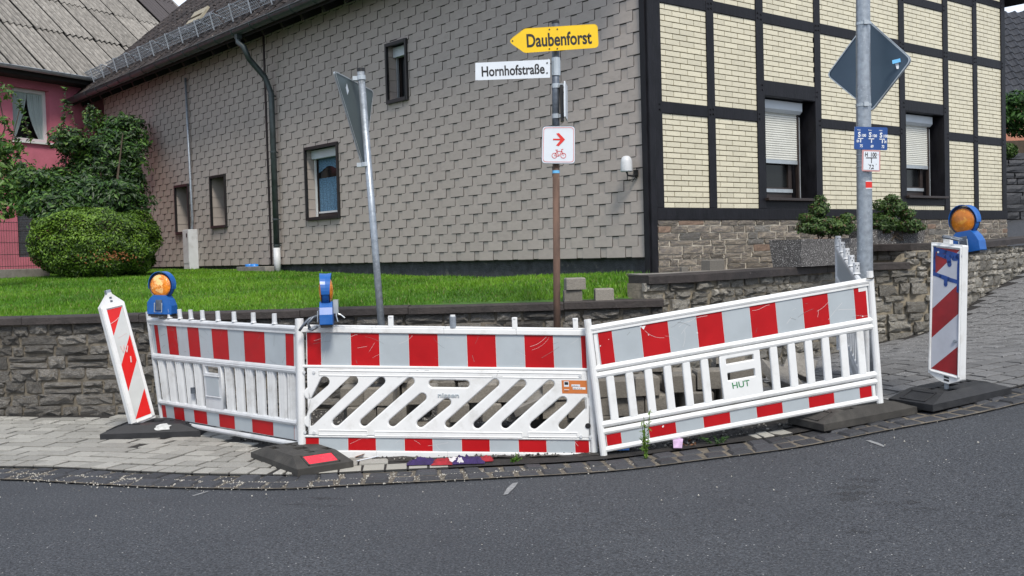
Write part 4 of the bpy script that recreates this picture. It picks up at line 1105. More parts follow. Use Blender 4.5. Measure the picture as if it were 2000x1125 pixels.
# kerb and wire fence in front of the red house
F0, F1 = D(-110, 530, 16.5), D(92, 530, 18.2)
fd = (F1 - F0); fd.z = 0; FL = fd.length
fz = LZ(F1.x, F1.y) - .02
fen = empty('wire_fence', (F0.x, F0.y, fz), 'dark wire mesh fence on a low concrete kerb at the left of the lawn', 'fence', rz=math.atan2(fd.y, fd.x))
mb = MB(); mb.box(0, FL, -.08, .08, -.2, .17); mb.build('kerb', 'concrete', fen, bevel=.01)
mb = MB(); x = 0
while x < FL: mb.tube([(x, 0, .17), (x, 0, .98)], .0032, 4, cap=False); x += .05
for z_ in (.22, .42, .62, .82, .96): mb.tube([(0, -.006, z_), (FL, -.006, z_)], .005, 4, cap=False)
mb.build('wire_mesh', 'fence_wire', fen)
x = .3
while x < FL:
    mb = MB(); mb.box(x - .02, x + .02, .01, .05, .1, 1.0); mb.build('fence_post', 'fence_wire', fen); x += 2.2

# ================================================================ RIGHT BACKGROUND
def hill(name, pts, mt): mb = MB(); mb.prism(pts, (0, 0, 0)); return mb
NB = empty('house', D(1985, 470, 33) * 1, 'neighbouring house with dark tiled roof and salmon wall at the right edge', 'house')
NB.location.z = 2.6; bx = NB.location
zE = D(1975, 186, 33).z; zB = D(1975, 214, 33).z
mb = MB(); mb.box(-3, 9, 0, 6, 0, zE - bx.z + .3); mb.build('wall', 'salmon' if 'salmon' in M else 'redwall', NB)
M['salmon'] = mat('salmon_render', (.46, .20, .145), .9, .1, 3); NB.children[0].data.materials[0] = M['salmon']
pn = math.radians(45); NR = Matrix.Translation((0, -.5, zE - bx.z)) @ Matrix.Rotation(pn, 4, 'X')
tile2v = [(v.co.y, v.co.x, v.co.z * 1.6) for v in tile.vertices]; tile2 = unit(tile2v, [tuple(p.vertices)[::-1] for p in tile.polygons], 'roof_dark')
M['tile_black'] = mat('black_roof_tile', (.026, .027, .032), .4, .35, 8, obj=.3); tile2.materials.clear(); tile2.materials.append(M['tile_black'])
lst = []
for i in range(13):
    for j in range(40): lst.append((tile2, NR @ TRS((-3.4 + j * .32, i * .34, 0), (0, 0, 0), (.32, .34, 1))))
pieces('roof_tile', lst, NB, 60)
mb = MB(); q = [NR @ Vector(v) for v in ((-3.5, 0, -.15), (9.4, 0, -.15), (9.4, 4.4, -.15), (-3.5, 4.4, -.15), (-3.5, 0, -.03), (9.4, 0, -.03), (9.4, 4.4, -.03), (-3.5, 4.4, -.03))]
mb.hexa(q); mb.hexa([Vector((v.x, 2 * (NR @ Vector((0, 4.4, 0))).y - v.y, v.z)) for v in (q[3], q[2], q[1], q[0], q[7], q[6], q[5], q[4])]); mb.build('roof', 'roof_dark', NB)
mb = MB(); mb.box(-3.6, 9.5, -.68, -.52, zE - bx.z - .12, zE - bx.z + .0); mb.build('gutter', 'gutter', NB)
mb = MB(); mb.box(-1.0, -.3, -.2, .5, 0, 1.0); o = mb.build('dormer', 'alu', NB); o.matrix_local = NR @ TRS((0.3, 2.9, 0))
# terrace walls under the hedge
def steps_wall(p, label, w_, zlo, zhi, seed, lean=0.0):
    root = empty('stone_terrace_wall', (p.x, p.y, zlo), label, 'wall', rz=.35)
    mb = MB(); mb.box(-3.0, w_, .05, .7, -.3, zhi - zlo); mb.build('wall_core', 'roof_dark', root)
    r = random.Random(seed); sm_ = [stone_mesh('cobble', seed * 7 + k, .1) for k in range(5)]; z = 0; lst = []
    while z < zhi - zlo:
        h = r.uniform(.13, .2); x = -3.0
        while x < w_:
            l = r.uniform(.3, .8); lst.append((r.choice(sm_), TRS((x + l / 2, .05, z + h / 2)) @ Matrix.Diagonal((l - .02, .07, h - .02, 1)))); x += l
        z += h
    pieces('stone', lst, root, 80); return root
steps_wall(D(1985, 420, 25), 'tall dark stone terrace wall under the laurel hedge at the right edge', 9, 1.95, D(1985, 302, 25).z, 5)
steps_wall(D(1985, 440, 22), 'low dark stone step wall at the foot of the terrace at the right edge', 9, 1.55, D(1985, 393, 22).z, 6)
hl_ = MB(); zt_ = D(1985, 302, 25).z
hl_.box(-2, 16, .6, 8, -1, 0); o = hl_.build('hill_terrace', 'soil'); o.location = (D(1985, 300, 25).x - 2, 25.3, zt_ - .02); o.rotation_euler = (0, 0, .35); struct(o)

# ================================================================ VEGETATION
def leaves(name, C, N, size, mats, parent=None, asp=.5, jit=.6, fold=.25, weights=None):
    """one folded diamond of two triangles per leaf"""
    C = np.asarray(C); n = len(C); Nn = np.asarray(N) + RNG.normal(0, jit, (n, 3)); Nn /= np.linalg.norm(Nn, axis=1)[:, None]
    T = RNG.normal(0, 1, (n, 3)); T -= (T * Nn).sum(1)[:, None] * Nn; T /= np.linalg.norm(T, axis=1)[:, None]; B = np.cross(Nn, T)
    s = (np.asarray(size) if np.ndim(size) else np.full(n, size)) * RNG.uniform(.65, 1.35, n); s = s[:, None]
    V = np.stack([C - T * s, C + B * s * asp + Nn * s * fold, C + T * s, C - B * s * asp + Nn * s * fold], 1).reshape(-1, 3)
    F = np.array([(0, 1, 2), (0, 2, 3)])[None] + (np.arange(n) * 4)[:, None, None]
    mi = np.repeat(RNG.choice(len(mats), n, p=weights), 2)
    if parent is not None: V = V - np.array(parent.location)
    o = mesh_np(name, V, F.reshape(-1, 3), mi, mats, parent); o['kind'] = 'stuff' if parent is not None else ''
    if parent is None: del o['kind']
    return o
def blob(c, rx, ry, rz, n, shell=.55, pw=2.4, lump=.16, seed=0, flat=.0):
    """points near the surface of a lumpy superellipsoid"""
    d = RNG.normal(0, 1, (n, 3)); d /= np.linalg.norm(d, axis=1)[:, None]
    k = (np.abs(d) ** pw).sum(1) ** (-1 / pw); rad = shell + (1 - shell) * RNG.random(n) ** .45
    lm = np.array([noise.noise(Vector((a * 2.6 + seed, b * 2.6, c_ * 2.6))) for a, b, c_ in d])
    P = d * (k * rad * (1 + lump * lm))[:, None] * np.array([rx, ry, rz]); return P + np.array(c), d
# clipped hedge ball
hc = D(190, 475, 17.6); hb = empty('hedge_bush', (hc.x, hc.y, LZ(hc.x, hc.y)), 'large clipped dark green hedge bush at the back of the lawn', 'bush')
P, N = blob((hc.x, hc.y, hc.z - .02), 0.93, .80, .56, 40000, .84, 3.2, .22, 3)
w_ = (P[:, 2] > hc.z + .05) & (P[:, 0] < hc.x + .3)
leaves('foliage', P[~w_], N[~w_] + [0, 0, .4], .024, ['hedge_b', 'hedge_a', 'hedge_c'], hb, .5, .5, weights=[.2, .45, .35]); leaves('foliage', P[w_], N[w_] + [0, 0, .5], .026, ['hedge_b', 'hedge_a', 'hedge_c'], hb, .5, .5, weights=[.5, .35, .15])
pd = np.array(D(220, 502, 16.85)) + RNG.normal(0, 1, (110, 3)) * [.20, .03, .06]; leaves('dry_leaf', pd, np.tile([0, -1, .2], (110, 1)), .022, ['dry'], hb)
mb = MB(); mb.lathe([(0.01, -.52), (.5, -.5), (.66, -.3), (.70, 0), (.62, .28), (.4, .38), (.01, .40)], 18); core = mb.build('branches', 'stem', hb, smooth=True); core.location = (0, 0, hc.z - hb.location.z)
# climbing shrub in the corner
cl = D(150, 520, 21); sb_ = empty('climbing_shrub', (cl.x, cl.y, 1.3), 'big sprawling broad-leaved shrub growing up the corner between the red house and shingled wall', 'shrub')
PS, NS = [], []
for (px, py, Y, rx, rz_, n) in ((112, 372, 20.5, .90, .40, 5200), (200, 320, 21.5, .85, .62, 5600), (235, 275, 22.5, .55, .50, 2800), (60, 352, 20, .45, .22, 900), (190, 390, 20, 1.0, .40, 4600), (110, 400, 19.6, .75, .30, 2400), (250, 360, 21.5, .35, .62, 1800),
                                 (135, 275, 21, .32, .3, 900), (30, 330, 20, .4, .2, 400), (245, 240, 22.8, .42, .16, 500), (182, 232, 22.6, .16, .28, 260), (150, 430, 19.2, .8, .2, 1400)):
    c = D(px, py, Y); P, N = blob(c, rx, .5, rz_, n, .35, 2, .5, px * .1); PS.append(P); NS.append(N)
for (x0, y0, x1, y1, n) in ((120, 280, 128, 175, 60), (50, 300, 10, 240, 60), (150, 260, 132, 200, 30), (252, 265, 275, 235, 40), (262, 300, 279, 283, 40), (175, 260, 172, 205, 70), (60, 280, 36, 195, 70), (188, 235, 178, 205, 40), (20, 330, 40, 292, 60)):
    for k in range(n):
        t = random.random(); q = D(x0 + (x1 - x0) * t + random.gauss(0, 3.0), y0 + (y1 - y0) * t + random.gauss(0, 2.5), 20.6); PS.append(np.array([q])); NS.append(np.array([[0, -.5, .8]]))
    mb = MB(); mb.tube([D(x0, y0, 20.6), D((x0 + x1) / 2 + 2, (y0 + y1) / 2, 20.6), D(x1, y1, 20.6)], .009, 5); mb.xf(lambda v: v - sb_.location).build('stem', 'stem', sb_)
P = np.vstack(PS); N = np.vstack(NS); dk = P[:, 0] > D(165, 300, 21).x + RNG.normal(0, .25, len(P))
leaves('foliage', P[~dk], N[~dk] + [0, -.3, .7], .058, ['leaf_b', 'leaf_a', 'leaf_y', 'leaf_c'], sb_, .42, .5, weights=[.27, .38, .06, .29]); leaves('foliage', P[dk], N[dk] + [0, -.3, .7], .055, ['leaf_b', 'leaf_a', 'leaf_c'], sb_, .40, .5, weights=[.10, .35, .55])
for (px, py, qx, qy) in ((190, 440, 200, 300), (120, 430, 130, 300), (220, 430, 240, 260), (60, 430, 90, 320)):
    mb = MB(); mb.tube([D(px, py + 60, 20.5), D((px + qx) / 2, (py + qy) / 2, 21), D(qx, qy, 21.3)], [.035, .025, .01], 6); mb.xf(lambda v: v - sb_.location).build('trunk', 'stem', sb_)
# nearer bush that enters at the left edge
c0 = D(-30, 500, 14.5); lb = empty('left_bush', (c0.x, c0.y, LZ(c0.x, c0.y)), 'loose leafy branches entering the picture at the far left edge', 'bush')
PS, NS = [], []
for (px, py, rx, rz_, n) in ((-25, 330, .35, .62, 900), (5, 400, .22, .22, 330), (-10, 180, .25, .18, 130), (8, 290, .16, .12, 120), (28, 285, .10, .05, 40), (-5, 235, .15, .06, 50), (12, 360, .12, .1, 90)):
    P, N = blob(D(px, py, 14.5), rx, .3, rz_, n, .3, 2, .5, px); PS.append(P); NS.append(N)
leaves('foliage', np.vstack(PS), np.vstack(NS) + [0, -.3, .7], .048, ['leaf_b', 'leaf_a', 'leaf_y'], lb, .42, .5, weights=[.45, .4, .15])
mb = MB(); mb.tube([Vector((c0.x, c0.y, lb.location.z)), D(-20, 330, 14.5), D(10, 250, 14.5), D(-8, 160, 14.5)], [.03, .02, .01, .005], 6); mb.tube([D(-20, 380, 14.5), D(20, 290, 14.5), D(38, 215, 14.5)], .007, 5); mb.xf(lambda v: v - lb.location).build('trunk', 'stem', lb)
# laurel hedge far right
c0 = D(2010, 250, 26); rb = empty('laurel_hedge', (c0.x, c0.y, 3.3), 'glossy laurel hedge on top of the dark terrace wall at the right edge', 'hedge')
P, N = blob((c0.x + 1.2, c0.y, c0.z - .35), 2.2, .7, .62, 9000, .75, 3, .2, 9); leaves('foliage', P, N + [0, 0, .5], .075, ['laurel_a', 'laurel_b'], rb, .4, .5)
mb = MB(); mb.box(-1.2, 2.9, -.4, .4, -.3, .6); mb.build('branches', 'stem', rb); rb.children[-1].location = (.2, 0, c0.z - 3.5)
c1 = D(1968, 295, 24.2); b2 = empty('small_bush', (c1.x, c1.y, c1.z - .25), 'small olive green cushion bush on the dark terrace wall by the house corner', 'bush')
P, N = blob(c1, .22, .2, .18, 900, .7, 2, .1, 2); leaves('foliage', P, N, .035, ['bush_a', 'bush_b'], b2)

# planters with bushes
def planter(name, label, pa, pb, depth, hgt, z0):
    d = (pb - pa); d.z = 0; L = d.length; rt = empty(name, (pa.x, pa.y, z0), label, 'planter', rz=math.atan2(d.y, d.x))
    mb = MB(); t = .06; bx_ = .03
    def ring(x0, x1, y0, y1, z): return [(x0, y0, z), (x1, y0, z), (x1, y1, z), (x0, y1, z)]
    r1, r2 = ring(bx_, L - bx_, bx_, depth - bx_, 0), ring(0, L, 0, depth, hgt); r3, r4 = ring(t, L - t, t, depth - t, hgt), ring(t, L - t, t, depth - t, hgt - .06)
    for A, B in ((r1, r2), (r2, r3), (r3, r4)):
        for i in range(4): j = (i + 1) % 4; mb.quad(A[i], A[j], B[j], B[i])
    mb.build('trough', 'aggregate', rt, bevel=.006); mb = MB(); mb.quad(*r4); mb.build('soil', 'gravel_bed', rt); return rt, L
pa, pb = D(1566, 515, 11.55), D(1700, 512, 12.6)
pl1, L1 = planter('planter', 'exposed-aggregate concrete planter on the slate coping left of the lamp post', pa, pb, .42, .31, 1.25)
pa2, pb2 = D(1694, 474, 13.32), D(1808, 470, 13.6)
pl2, L2 = planter('planter', 'exposed-aggregate concrete planter on the higher wall right of the lamp post', pa2, pb2, .40, .28, 1.476 - .09)
def dwarf(px, py, Y, blobs, label, nn):
    c = D(px, py, Y); rt = empty('azalea_bush', (c.x, c.y, c.z - .1), label, 'bush'); PS, NS = [], []
    for (qx, qy, rx, rz_, n) in blobs:
        P, N = blob(D(qx, qy, Y), rx, .17, rz_, n, .45, 2, .45, qx); PS.append(P); NS.append(N)
    leaves('foliage', np.vstack(PS), np.vstack(NS) + [0, -.2, .6], .021, ['bush_a', 'bush_b', 'hedge_c', 'bush_c'], rt, .42, .5, weights=[.38, .34, .20, .08])
    mb = MB()
    for k in range(5): mb.tube([(random.uniform(-.1, .1), 0, 0), (random.uniform(-.3, .3), 0, .25)], .008, 5)
    mb.build('stem', 'stem', rt)
dwarf(1610, 458, 12.2, [(1575, 445, .11, .07, 800), (1600, 440, .20, .11, 2400), (1600, 408, .11, .09, 900), (1602, 392, .05, .07, 250), (1640, 442, .18, .10, 1800), (1655, 425, .08, .05, 300), (1575, 425, .09, .05, 250)],
      'spreading dwarf azalea with reddish leaf tips in the planter left of the lamp post', 0)
dwarf(1750, 455, 13.45, [(1725, 435, .20, .13, 2300), (1745, 405, .16, .11, 1500), (1742, 388, .08, .06, 350), (1775, 440, .18, .09, 1500), (1718, 400, .07, .07, 300), (1795, 444, .07, .04, 250), (1770, 418, .09, .07, 500)],
      'taller dwarf azalea in the planter right of the lamp post', 0)

# grass blades
n = 150000
xs = RNG.uniform(-11, 1.6, n * 2); ys = 10.40 + (RNG.random(n * 2) ** 1.35) * 13
keep = []
hw = np.array([w2.x, w2.y]); h0 = np.array([P1.x, P1.y])
dd = (np.stack([xs, ys], 1) - h0) @ hw
ok = (dd < .02) & ~((xs > 1.2) & (ys < 10.5)) & (xs > -.52 * ys) 
wx = np.where(xs < -5, 10.2 + (-5 - xs) * .04, 10.2 - .0 * xs) + .25
ok &= ys > wx
xs, ys = xs[ok][:n], ys[ok][:n]; n = len(xs); zs = LZ.many(np.stack([xs, ys], 1))
hgt = RNG.uniform(.018, .045, n) * (1 + .35 * np.sin(xs * 3) * np.cos(ys * 2.3)); tuft = RNG.random(n) < .004; hgt[tuft] *= 1.9
ang = RNG.uniform(0, 6.28, n); wd = RNG.uniform(.004, .009, n) * (ys / 11); lean = RNG.normal(0, .5, (n, 2)) * hgt[:, None]
c, s = np.cos(ang) * wd, np.sin(ang) * wd
V = np.stack([np.stack([xs - c, ys - s, zs - .01], 1), np.stack([xs + c, ys + s, zs - .01], 1), np.stack([xs + lean[:, 0], ys + lean[:, 1], zs + hgt], 1)], 1).reshape(-1, 3)
tone = np.sin(xs * 1.7 + ys * .6) + np.sin(ys * 2.1 - xs * .7) + RNG.normal(0, 1.0, n); mi = np.where(tone > .9, 1, np.where(tone < -1.1, 2, 0)); M['grass_dry'] = mat('dry_grass', (.20, .19, .07), .7, .3, 3, trans=.2); mi[RNG.random(n) < .05] = 3
gr = stuff(mesh_np('grass', V, np.arange(n * 3).reshape(-1, 3), mi, ['grass_a', 'grass_b', 'grass_c', 'grass_dry'])); tag(gr, 'short bright green lawn grass above the stone wall', 'grass')

# ================================================================ BARRIERS
def ufx(x, xl, Yl, xr, Yr):
    a = (x - xl) / Yl; b = (xr - x) / Yr; return a / (a + b)
class Patch:
    """a slightly warped upright panel spanned by four measured corners"""
    def __init__(s, TL, TR, BR, BL, flip=False):
        s.TL, s.TR, s.BR, s.BL = TL, TR, BR, BL
        n = (s.TR - s.BL).cross(s.TL - s.BR).normalized(); s.n = -n if flip else n
        s.L = ((TR - TL).length + (BR - BL).length) / 2; s.H = ((TL - BL).length + (TR - BR).length) / 2
        s.o = Vector(((BL.x + BR.x) / 2, (BL.y + BR.y) / 2, min(BL.z, BR.z)))
    def __call__(s, u, v, w=0.0):
        a = s.BL.lerp(s.BR, u); b = s.TL.lerp(s.TR, u); return a.lerp(b, v) + s.n * w - s.o
def pbox(mb, P, u0, u1, v0, v1, w0, w1, mi=0, seg=1):
    for k in range(seg):
        a = u0 + (u1 - u0) * k / seg; b = u0 + (u1 - u0) * (k + 1) / seg
        mb.hexa([P(a, v0, w1), P(b, v0, w1), P(b, v0, w0), P(a, v0, w0), P(a, v1, w1), P(b, v1, w1), P(b, v1, w0), P(a, v1, w0)], mi)
def prail(mb, P, u0, u1, v, r, w=0.0, n=10, flat=1.0, mi=0):
    mb.tube([P(u0, v, w), P(u1, v, w)], r, n, mi)
def film(P, parent, v0, v1, u0, u1, reds, w, name='reflective_film', mats=('film_red', 'film_gray')):
    mb = MB(); cuts = [(a, b, 0) for a, b in reds]; x = u0; segs = []
    for a, b, m in cuts:
        a, b = max(a, u0), min(b, u1)
        if a > x + .001: segs.append((x, a - .0012, 1))
        segs.append((a, b - .0012, 0)); x = b
    if x < u1 - .002: segs.append((x, u1, 1))
    for a, b, m in segs: mb.quad(P(a, v0, w), P(b, v0, w), P(b, v1, w), P(a, v1, w), m)
    return mb.build(name, list(mats), parent)
REDS = [(.021, .071), (.175, .275), (.377, .479), (.579, .679), (.777, .877), (.971, .998)]
def hole_panel(P, parent, x0, x1, y0, y1, slots, th, name, mt, bev=.006):
    """flat panel in metres (u*L, v*H) with stadium holes: (xa, ya, xb, yb, r)"""
    cu = bpy.data.curves.new('c', 'CURVE'); cu.dimensions = '2D'; cu.fill_mode = 'BOTH'; cu.extrude = th / 2 - bev; cu.bevel_depth = bev; cu.bevel_resolution = 1; cu.resolution_u = 1
    def poly(pts):
        s = cu.splines.new('POLY'); s.points.add(len(pts) - 1); s.use_cyclic_u = True
        for q, p in zip(s.points, pts): q.co = (p[0], p[1], 0, 1)
    b = bev; poly([(x0 + b, y0 + b), (x1 - b, y0 + b), (x1 - b, y1 - b), (x0 + b, y1 - b)])
    for sl in slots:
        if len(sl) == 5:
            xa, ya, xb, yb, r = sl; a = math.atan2(yb - ya, xb - xa); pts = []
            for k in range(7): t = a + math.pi / 2 + math.pi * k / 6; pts.append((xa + (r + b) * math.cos(t), ya + (r + b) * math.sin(t)))
            for k in range(7): t = a - math.pi / 2 + math.pi * k / 6; pts.append((xb + (r + b) * math.cos(t), yb + (r + b) * math.sin(t)))
            poly(pts)
        else: poly(sl)
    o = bpy.data.objects.new('c', cu); COL.objects.link(o); dg = bpy.context.evaluated_depsgraph_get(); dg.update()
    me = bpy.data.meshes.new_from_object(o.evaluated_get(dg)); bpy.data.objects.remove(o)
    for v in me.vertices: v.co = P(v.co.x / P.L, v.co.y / P.H, v.co.z)
    me.materials.clear(); me.materials.append(M[mt]); return link(name, me, parent)

# --- middle barrier with the diagonal slots
YL, YR = 7.62, 7.50
PM = Patch(D(588, 634, YL), D(1150, 641, YR), D(1163, 900, YR), D(592, 894, YL))
bm_ = empty('traffic_barrier', PM.o, 'white roadworks barrier with diagonal slots, the middle one of the striped barriers', 'barrier', 'red and white barriers closing the pavement')
def mpx(X, Y_):      # crop pixels of the slotted panel -> metres on the panel
    px, py = 580 + X / 3.3333, 700 + Y_ / 3.3333; u = (px - 592) / 571; v = (894 + 6 * u - py) / 259.5; return u * PM.L, v * PM.H
mb = MB(); pbox(mb, PM, .0, 1, .945, .985, -.02, .022, seg=4); pbox(mb, PM, .02, .99, .985, 1.0, -.02, .012, seg=4); pbox(mb, PM, .0, 1, .68, .70, -.012, .020); mb.build('top_rail', 'white_pl', bm_, bevel=.005)
mb = MB(); pbox(mb, PM, .012, .985, .0, .058, -.02, .022, seg=4); pbox(mb, PM, .0, 1, .158, .172, -.012, .018); mb.build('bottom_rail', 'white_pl', bm_, bevel=.005)
mb = MB(); mb.tube([PM(-.003, -.03, 0), PM(-.003, .6, 0), PM(-.004, 1.045, 0)], [.030, .029, .027], 12); mb.build('post', 'white_pl', bm_, smooth=False)
mb = MB(); mb.tube([PM(.998, -.02, 0), PM(.998, 1.03, 0)], .026, 12); mb.build('post', 'white_pl', bm_)
mb = MB(); pbox(mb, PM, .018, .995, .70, .945, -.008, .006); mb.build('backing_panel', 'white_pl', bm_)
mb = MB(); pbox(mb, PM, .010, .985, .058, .158, -.008, .006); mb.build('backing_panel', 'white_pl', bm_)
film(PM, bm_, .70, .942, .021, .995, REDS, .0075); film(PM, bm_, .062, .155, .011, .982, [(.011, .058), (.158, .255), (.353, .45), (.549, .645), (.743, .838), (.934, .982)], .0075)
SR = .029
raw = [(95, 228, 195, 148), (90, 408, 385, 142), (265, 413, 570, 145), (448, 415, 762, 148), (635, 418, 838, 250), (820, 422, 998, 283), (1005, 426, 1318, 158), (1190, 430, 1492, 162), (1372, 430, 1676, 165), (1558, 433, 1752, 272), (1742, 436, 1900, 280)]
slots = []
for a, b, c, d in raw: q = mpx(a, b) + mpx(c, d); slots.append(q + (SR,))
q = mpx(905, 162) + mpx(1125, 165); slots.append(q + (.026,))
hole_panel(PM, bm_, .02 * PM.L, .985 * PM.L, .172 * PM.H, .68 * PM.H, slots, .036, 'slotted_panel', 'white_pl', .009)
mb = MB()
for (a, b, v_) in ((160, 1880, 93), (150, 470, 480), (520, 1480, 487), (1520, 1835, 492)):
    x0, y0 = mpx(a, v_); x1, y1 = mpx(b, v_ + (b - a) * .010)
    for dv in (-.017, .017): mb.tube([PM(x0 / PM.L, y0 / PM.H + dv, .018), PM(x1 / PM.L, y1 / PM.H + dv, .018)], .0045, 6)
    for xx, yy in ((x0, y0), (x1, y1)): mb.tube([PM(xx / PM.L, yy / PM.H - .017, .018), PM(xx / PM.L, yy / PM.H + .017, .018)], .0045, 6)
mb.build('moulded_rib', 'white_pl', bm_)
mb = MB()
for (a, b) in ((60, 88), (125, 88), (1872, 108), (60, 478), (120, 480), (1858, 505), (1918, 507)):
    x_, y_ = mpx(a, b); c = PM(x_ / PM.L, y_ / PM.H, .018); mb = MB(); mb.tube([c, c + PM.n * .008], .011, 10); mb.build('rivet', 'white_pl2', bm_)
x_, y_ = mpx(1906, 435); c = PM(x_ / PM.L, y_ / PM.H, .018); mb = MB(); mb.tube([c, c + PM.n * .006], .020, 14); mb.build('rubber_plug', 'black', bm_)
for u_ in (.316, .746, .955):
    mb = MB(); pbox(mb, PM, u_ - .009, u_ + .009, .985, 1.07, -.016, .016); mb.tube([PM(u_, 1.06, 0), PM(u_, 1.075, 0)], .021, 10); mb.build('peg', 'white_pl', bm_, bevel=.004)
mb = MB(); mb.tube([PM(.532, .99, 0), PM(.532, 1.075, 0)], .024, 12); mb.build('metal_cap', 'galv', bm_); 
mb = MB(); mb.tube([PM(.532, 1.075, 0), PM(.532, 1.088, 0)], .019, 12); mb.build('peg', 'white_pl', bm_)
x_, y_ = mpx(938, 248); ox = PM(x_ / PM.L, y_ / PM.H, .0) + PM.o; uxx = (PM(.6, .5) - PM(.4, .5)).normalized(); uzz = PM.n.cross(uxx)
put_text('embossed_lettering', 'nissen', bm_, ox, uxx, uzz, 'film_gray', .032, .155, .0012, .0205, extrude=.003)
def sticker(P, parent, px0, px1, py0, py1, map_, w, mt, name='sticker'):
    a = map_(px0, py1); b = map_(px1, py0); mb = MB(); L, H = P.L, P.H
    mb.quad(P(a[0] / L, a[1] / H, w), P(b[0] / L, a[1] / H, w), P(b[0] / L, b[1] / H, w), P(a[0] / L, b[1] / H, w)); return mb.build(name, mt, parent)
sticker(PM, bm_, 1750, 1913, 140, 224, mpx, .0195, 'orange'); sticker(PM, bm_, 1764, 1796, 146, 180, mpx, .0205, 'sign_white'); sticker(PM, bm_, 1768, 1792, 150, 168, mpx, .0212, 'ink')
sticker(PM, bm_, 1812, 1868, 166, 180, mpx, .0205, 'sign_white'); sticker(PM, bm_, 1820, 1902, 184, 198, mpx, .0205, 'ink_white')
for (s_, X, Y_, h_, w__) in (('ter24.com', 1814, 178, .008, .046), ('0800-40 222 00', 1822, 196, .008, .066)):
    x_, y_ = mpx(X, Y_); put_text('sticker_print', s_, bm_, PM(x_ / PM.L, y_ / PM.H) + PM.o, uxx, uzz, 'ink', h_, w__, .0, .0218)
sticker(PM, bm_, 1764, 1796, 198, 201, mpx, .0205, 'ink_white'); sticker(PM, bm_, 1764, 1790, 206, 209, mpx, .0205, 'ink')

# --- barriers with upright bars
def bar_barrier(P, root, bars, plate, r_, reds1, reds2, ribbed=False, nubs=(), vf=(.06, .32, .415, .76, .86, .955), wh='white_pl', barw=.060, posts=(True, True), mats=('film_red', 'film_gray'), flip=False):
    t1, f1, b1, b0, f2, f3 = [1 - q for q in vf]; W = .019
    mb = MB(); prail(mb, P, 0, 1, (1 + t1) / 2 + .004, .024, 0); pbox(mb, P, 0, 1, t1 - .003, t1 + .02, -.016, .016); mb.build('top_rail', wh, root, smooth=False)
    mb = MB(); vm = (f1 + b1) / 2; prail(mb, P, 0, 1, f1 - .022, .023); prail(mb, P, 0, 1, b1 + .020, .024); mb.build('middle_rail', wh, root)
    mb = MB(); prail(mb, P, 0, 1, b0 - .020, .024); prail(mb, P, 0, 1, f2 + .022, .023); mb.build('middle_rail', wh, root)
    mb = MB(); prail(mb, P, 0, 1, f3 / 2 + .0, .021); mb.build('bottom_rail', wh, root)
    mb = MB(); pbox(mb, P, .01, .99, f1, t1, -.006, .006); mb.build('backing_panel', wh, root)
    mb = MB(); pbox(mb, P, .01, .99, f3, f2, -.006, .006); mb.build('backing_panel', wh, root)
    if reds1: film(P, root, f1 + .004, t1 - .006, .022, .985, reds1, .0075, mats=mats)
    if reds2: film(P, root, f3 + .004, f2 - .004, .012, .980, reds2, .0075, mats=mats)
    for k, e in enumerate(posts):
        if e: mb = MB(); mb.tube([P(k * 1.0 - .004 + .008 * k, -.07, 0), P(k * 1.0 - .004 + .008 * k, .4, 0), P(k - .004 + .008 * k, 1.05, 0)], r_, 12); mb.build('post', wh, root)
    for u in bars:
        mb = MB(); hw = barw / 2 / P.L
        if ribbed:
            N = 7; pr = []
            for i in range(N): uu = u - hw + 2 * hw * i / (N - 1); pr.append((uu, .018 if i % 2 else -.002))
            for (p, q) in zip(pr, pr[1:]): mb.quad(P(p[0], b0 - .01, p[1]), P(q[0], b0 - .01, q[1]), P(q[0], b1 + .01, q[1]), P(p[0], b1 + .01, p[1]))
            pbox(mb, P, u - hw, u + hw, b0 - .01, b1 + .01, -.014, -.004)
        else: pbox(mb, P, u - hw, u + hw, b0 - .01, b1 + .01, -.017, .017)
        mb.build('bar', wh, root, bevel=0 if ribbed else .011)
    if plate:
        ua, ub = plate; L, H = P.L, P.H; x0, x1, y0, y1 = ua * L, ub * L, (b0 - .01) * H, (b1 + .01) * H; hh = y1 - y0
        def rr_(xa, xb, ya, yb, r=.012):
            pts = []
            for (cx, cy, s) in ((xb - r, yb - r, 0), (xa + r, yb - r, 1), (xa + r, ya + r, 2), (xb - r, ya + r, 3)):
                for k in range(4): t = math.pi / 2 * (s + k / 3); pts.append((cx + r * math.cos(t), cy + r * math.sin(t)))
            return pts
        if ribbed: holes = [rr_(x0 + .035, x1 - .035, y1 - hh * .22, y1 - .018)]
        else: holes = [rr_(x0 + .04, x1 - .045, y1 - hh * .24, y1 - .03), rr_(x0 + .04, x1 - .045, y1 - hh * .60, y1 - hh * .40)]
        hole_panel(P, root, x0, x1, y0, y1, holes, .034, 'handle_plate', wh, .007)
        if ribbed:
            mb = MB(); pbox(mb, P, ua + .02, ub - .02, b0 + (b1 - b0) * .30, b0 + (b1 - b0) * .72, .016, .020); mb.build('label_field', 'film_gray', root, bevel=.002)
            for (va, vb) in ((.26, .28), (.74, .76)):
                mb = MB(); pbox(mb, P, ua + .01, ub - .01, b0 + (b1 - b0) * va, b0 + (b1 - b0) * vb, .015, .026); mb.build('label_rim', wh, root, bevel=.002)
    for (u, hgt, sz) in nubs:
        mb = MB(); mb.tube([P(u, 1.0, 0), P(u, 1.0 + hgt * .15, 0), P(u, 1.0 + hgt * .98, 0), P(u, 1.0 + hgt, 0)], [sz * 1.25, sz, sz * .95, sz * .8], 10)
        mb.build('peg', wh, root)
YL2, YR2 = 7.42, 7.60
PR = Patch(D(1151, 636, YL2), D(1697, 542, YR2), D(1716, 783, YR2), D(1181, 884, YL2))
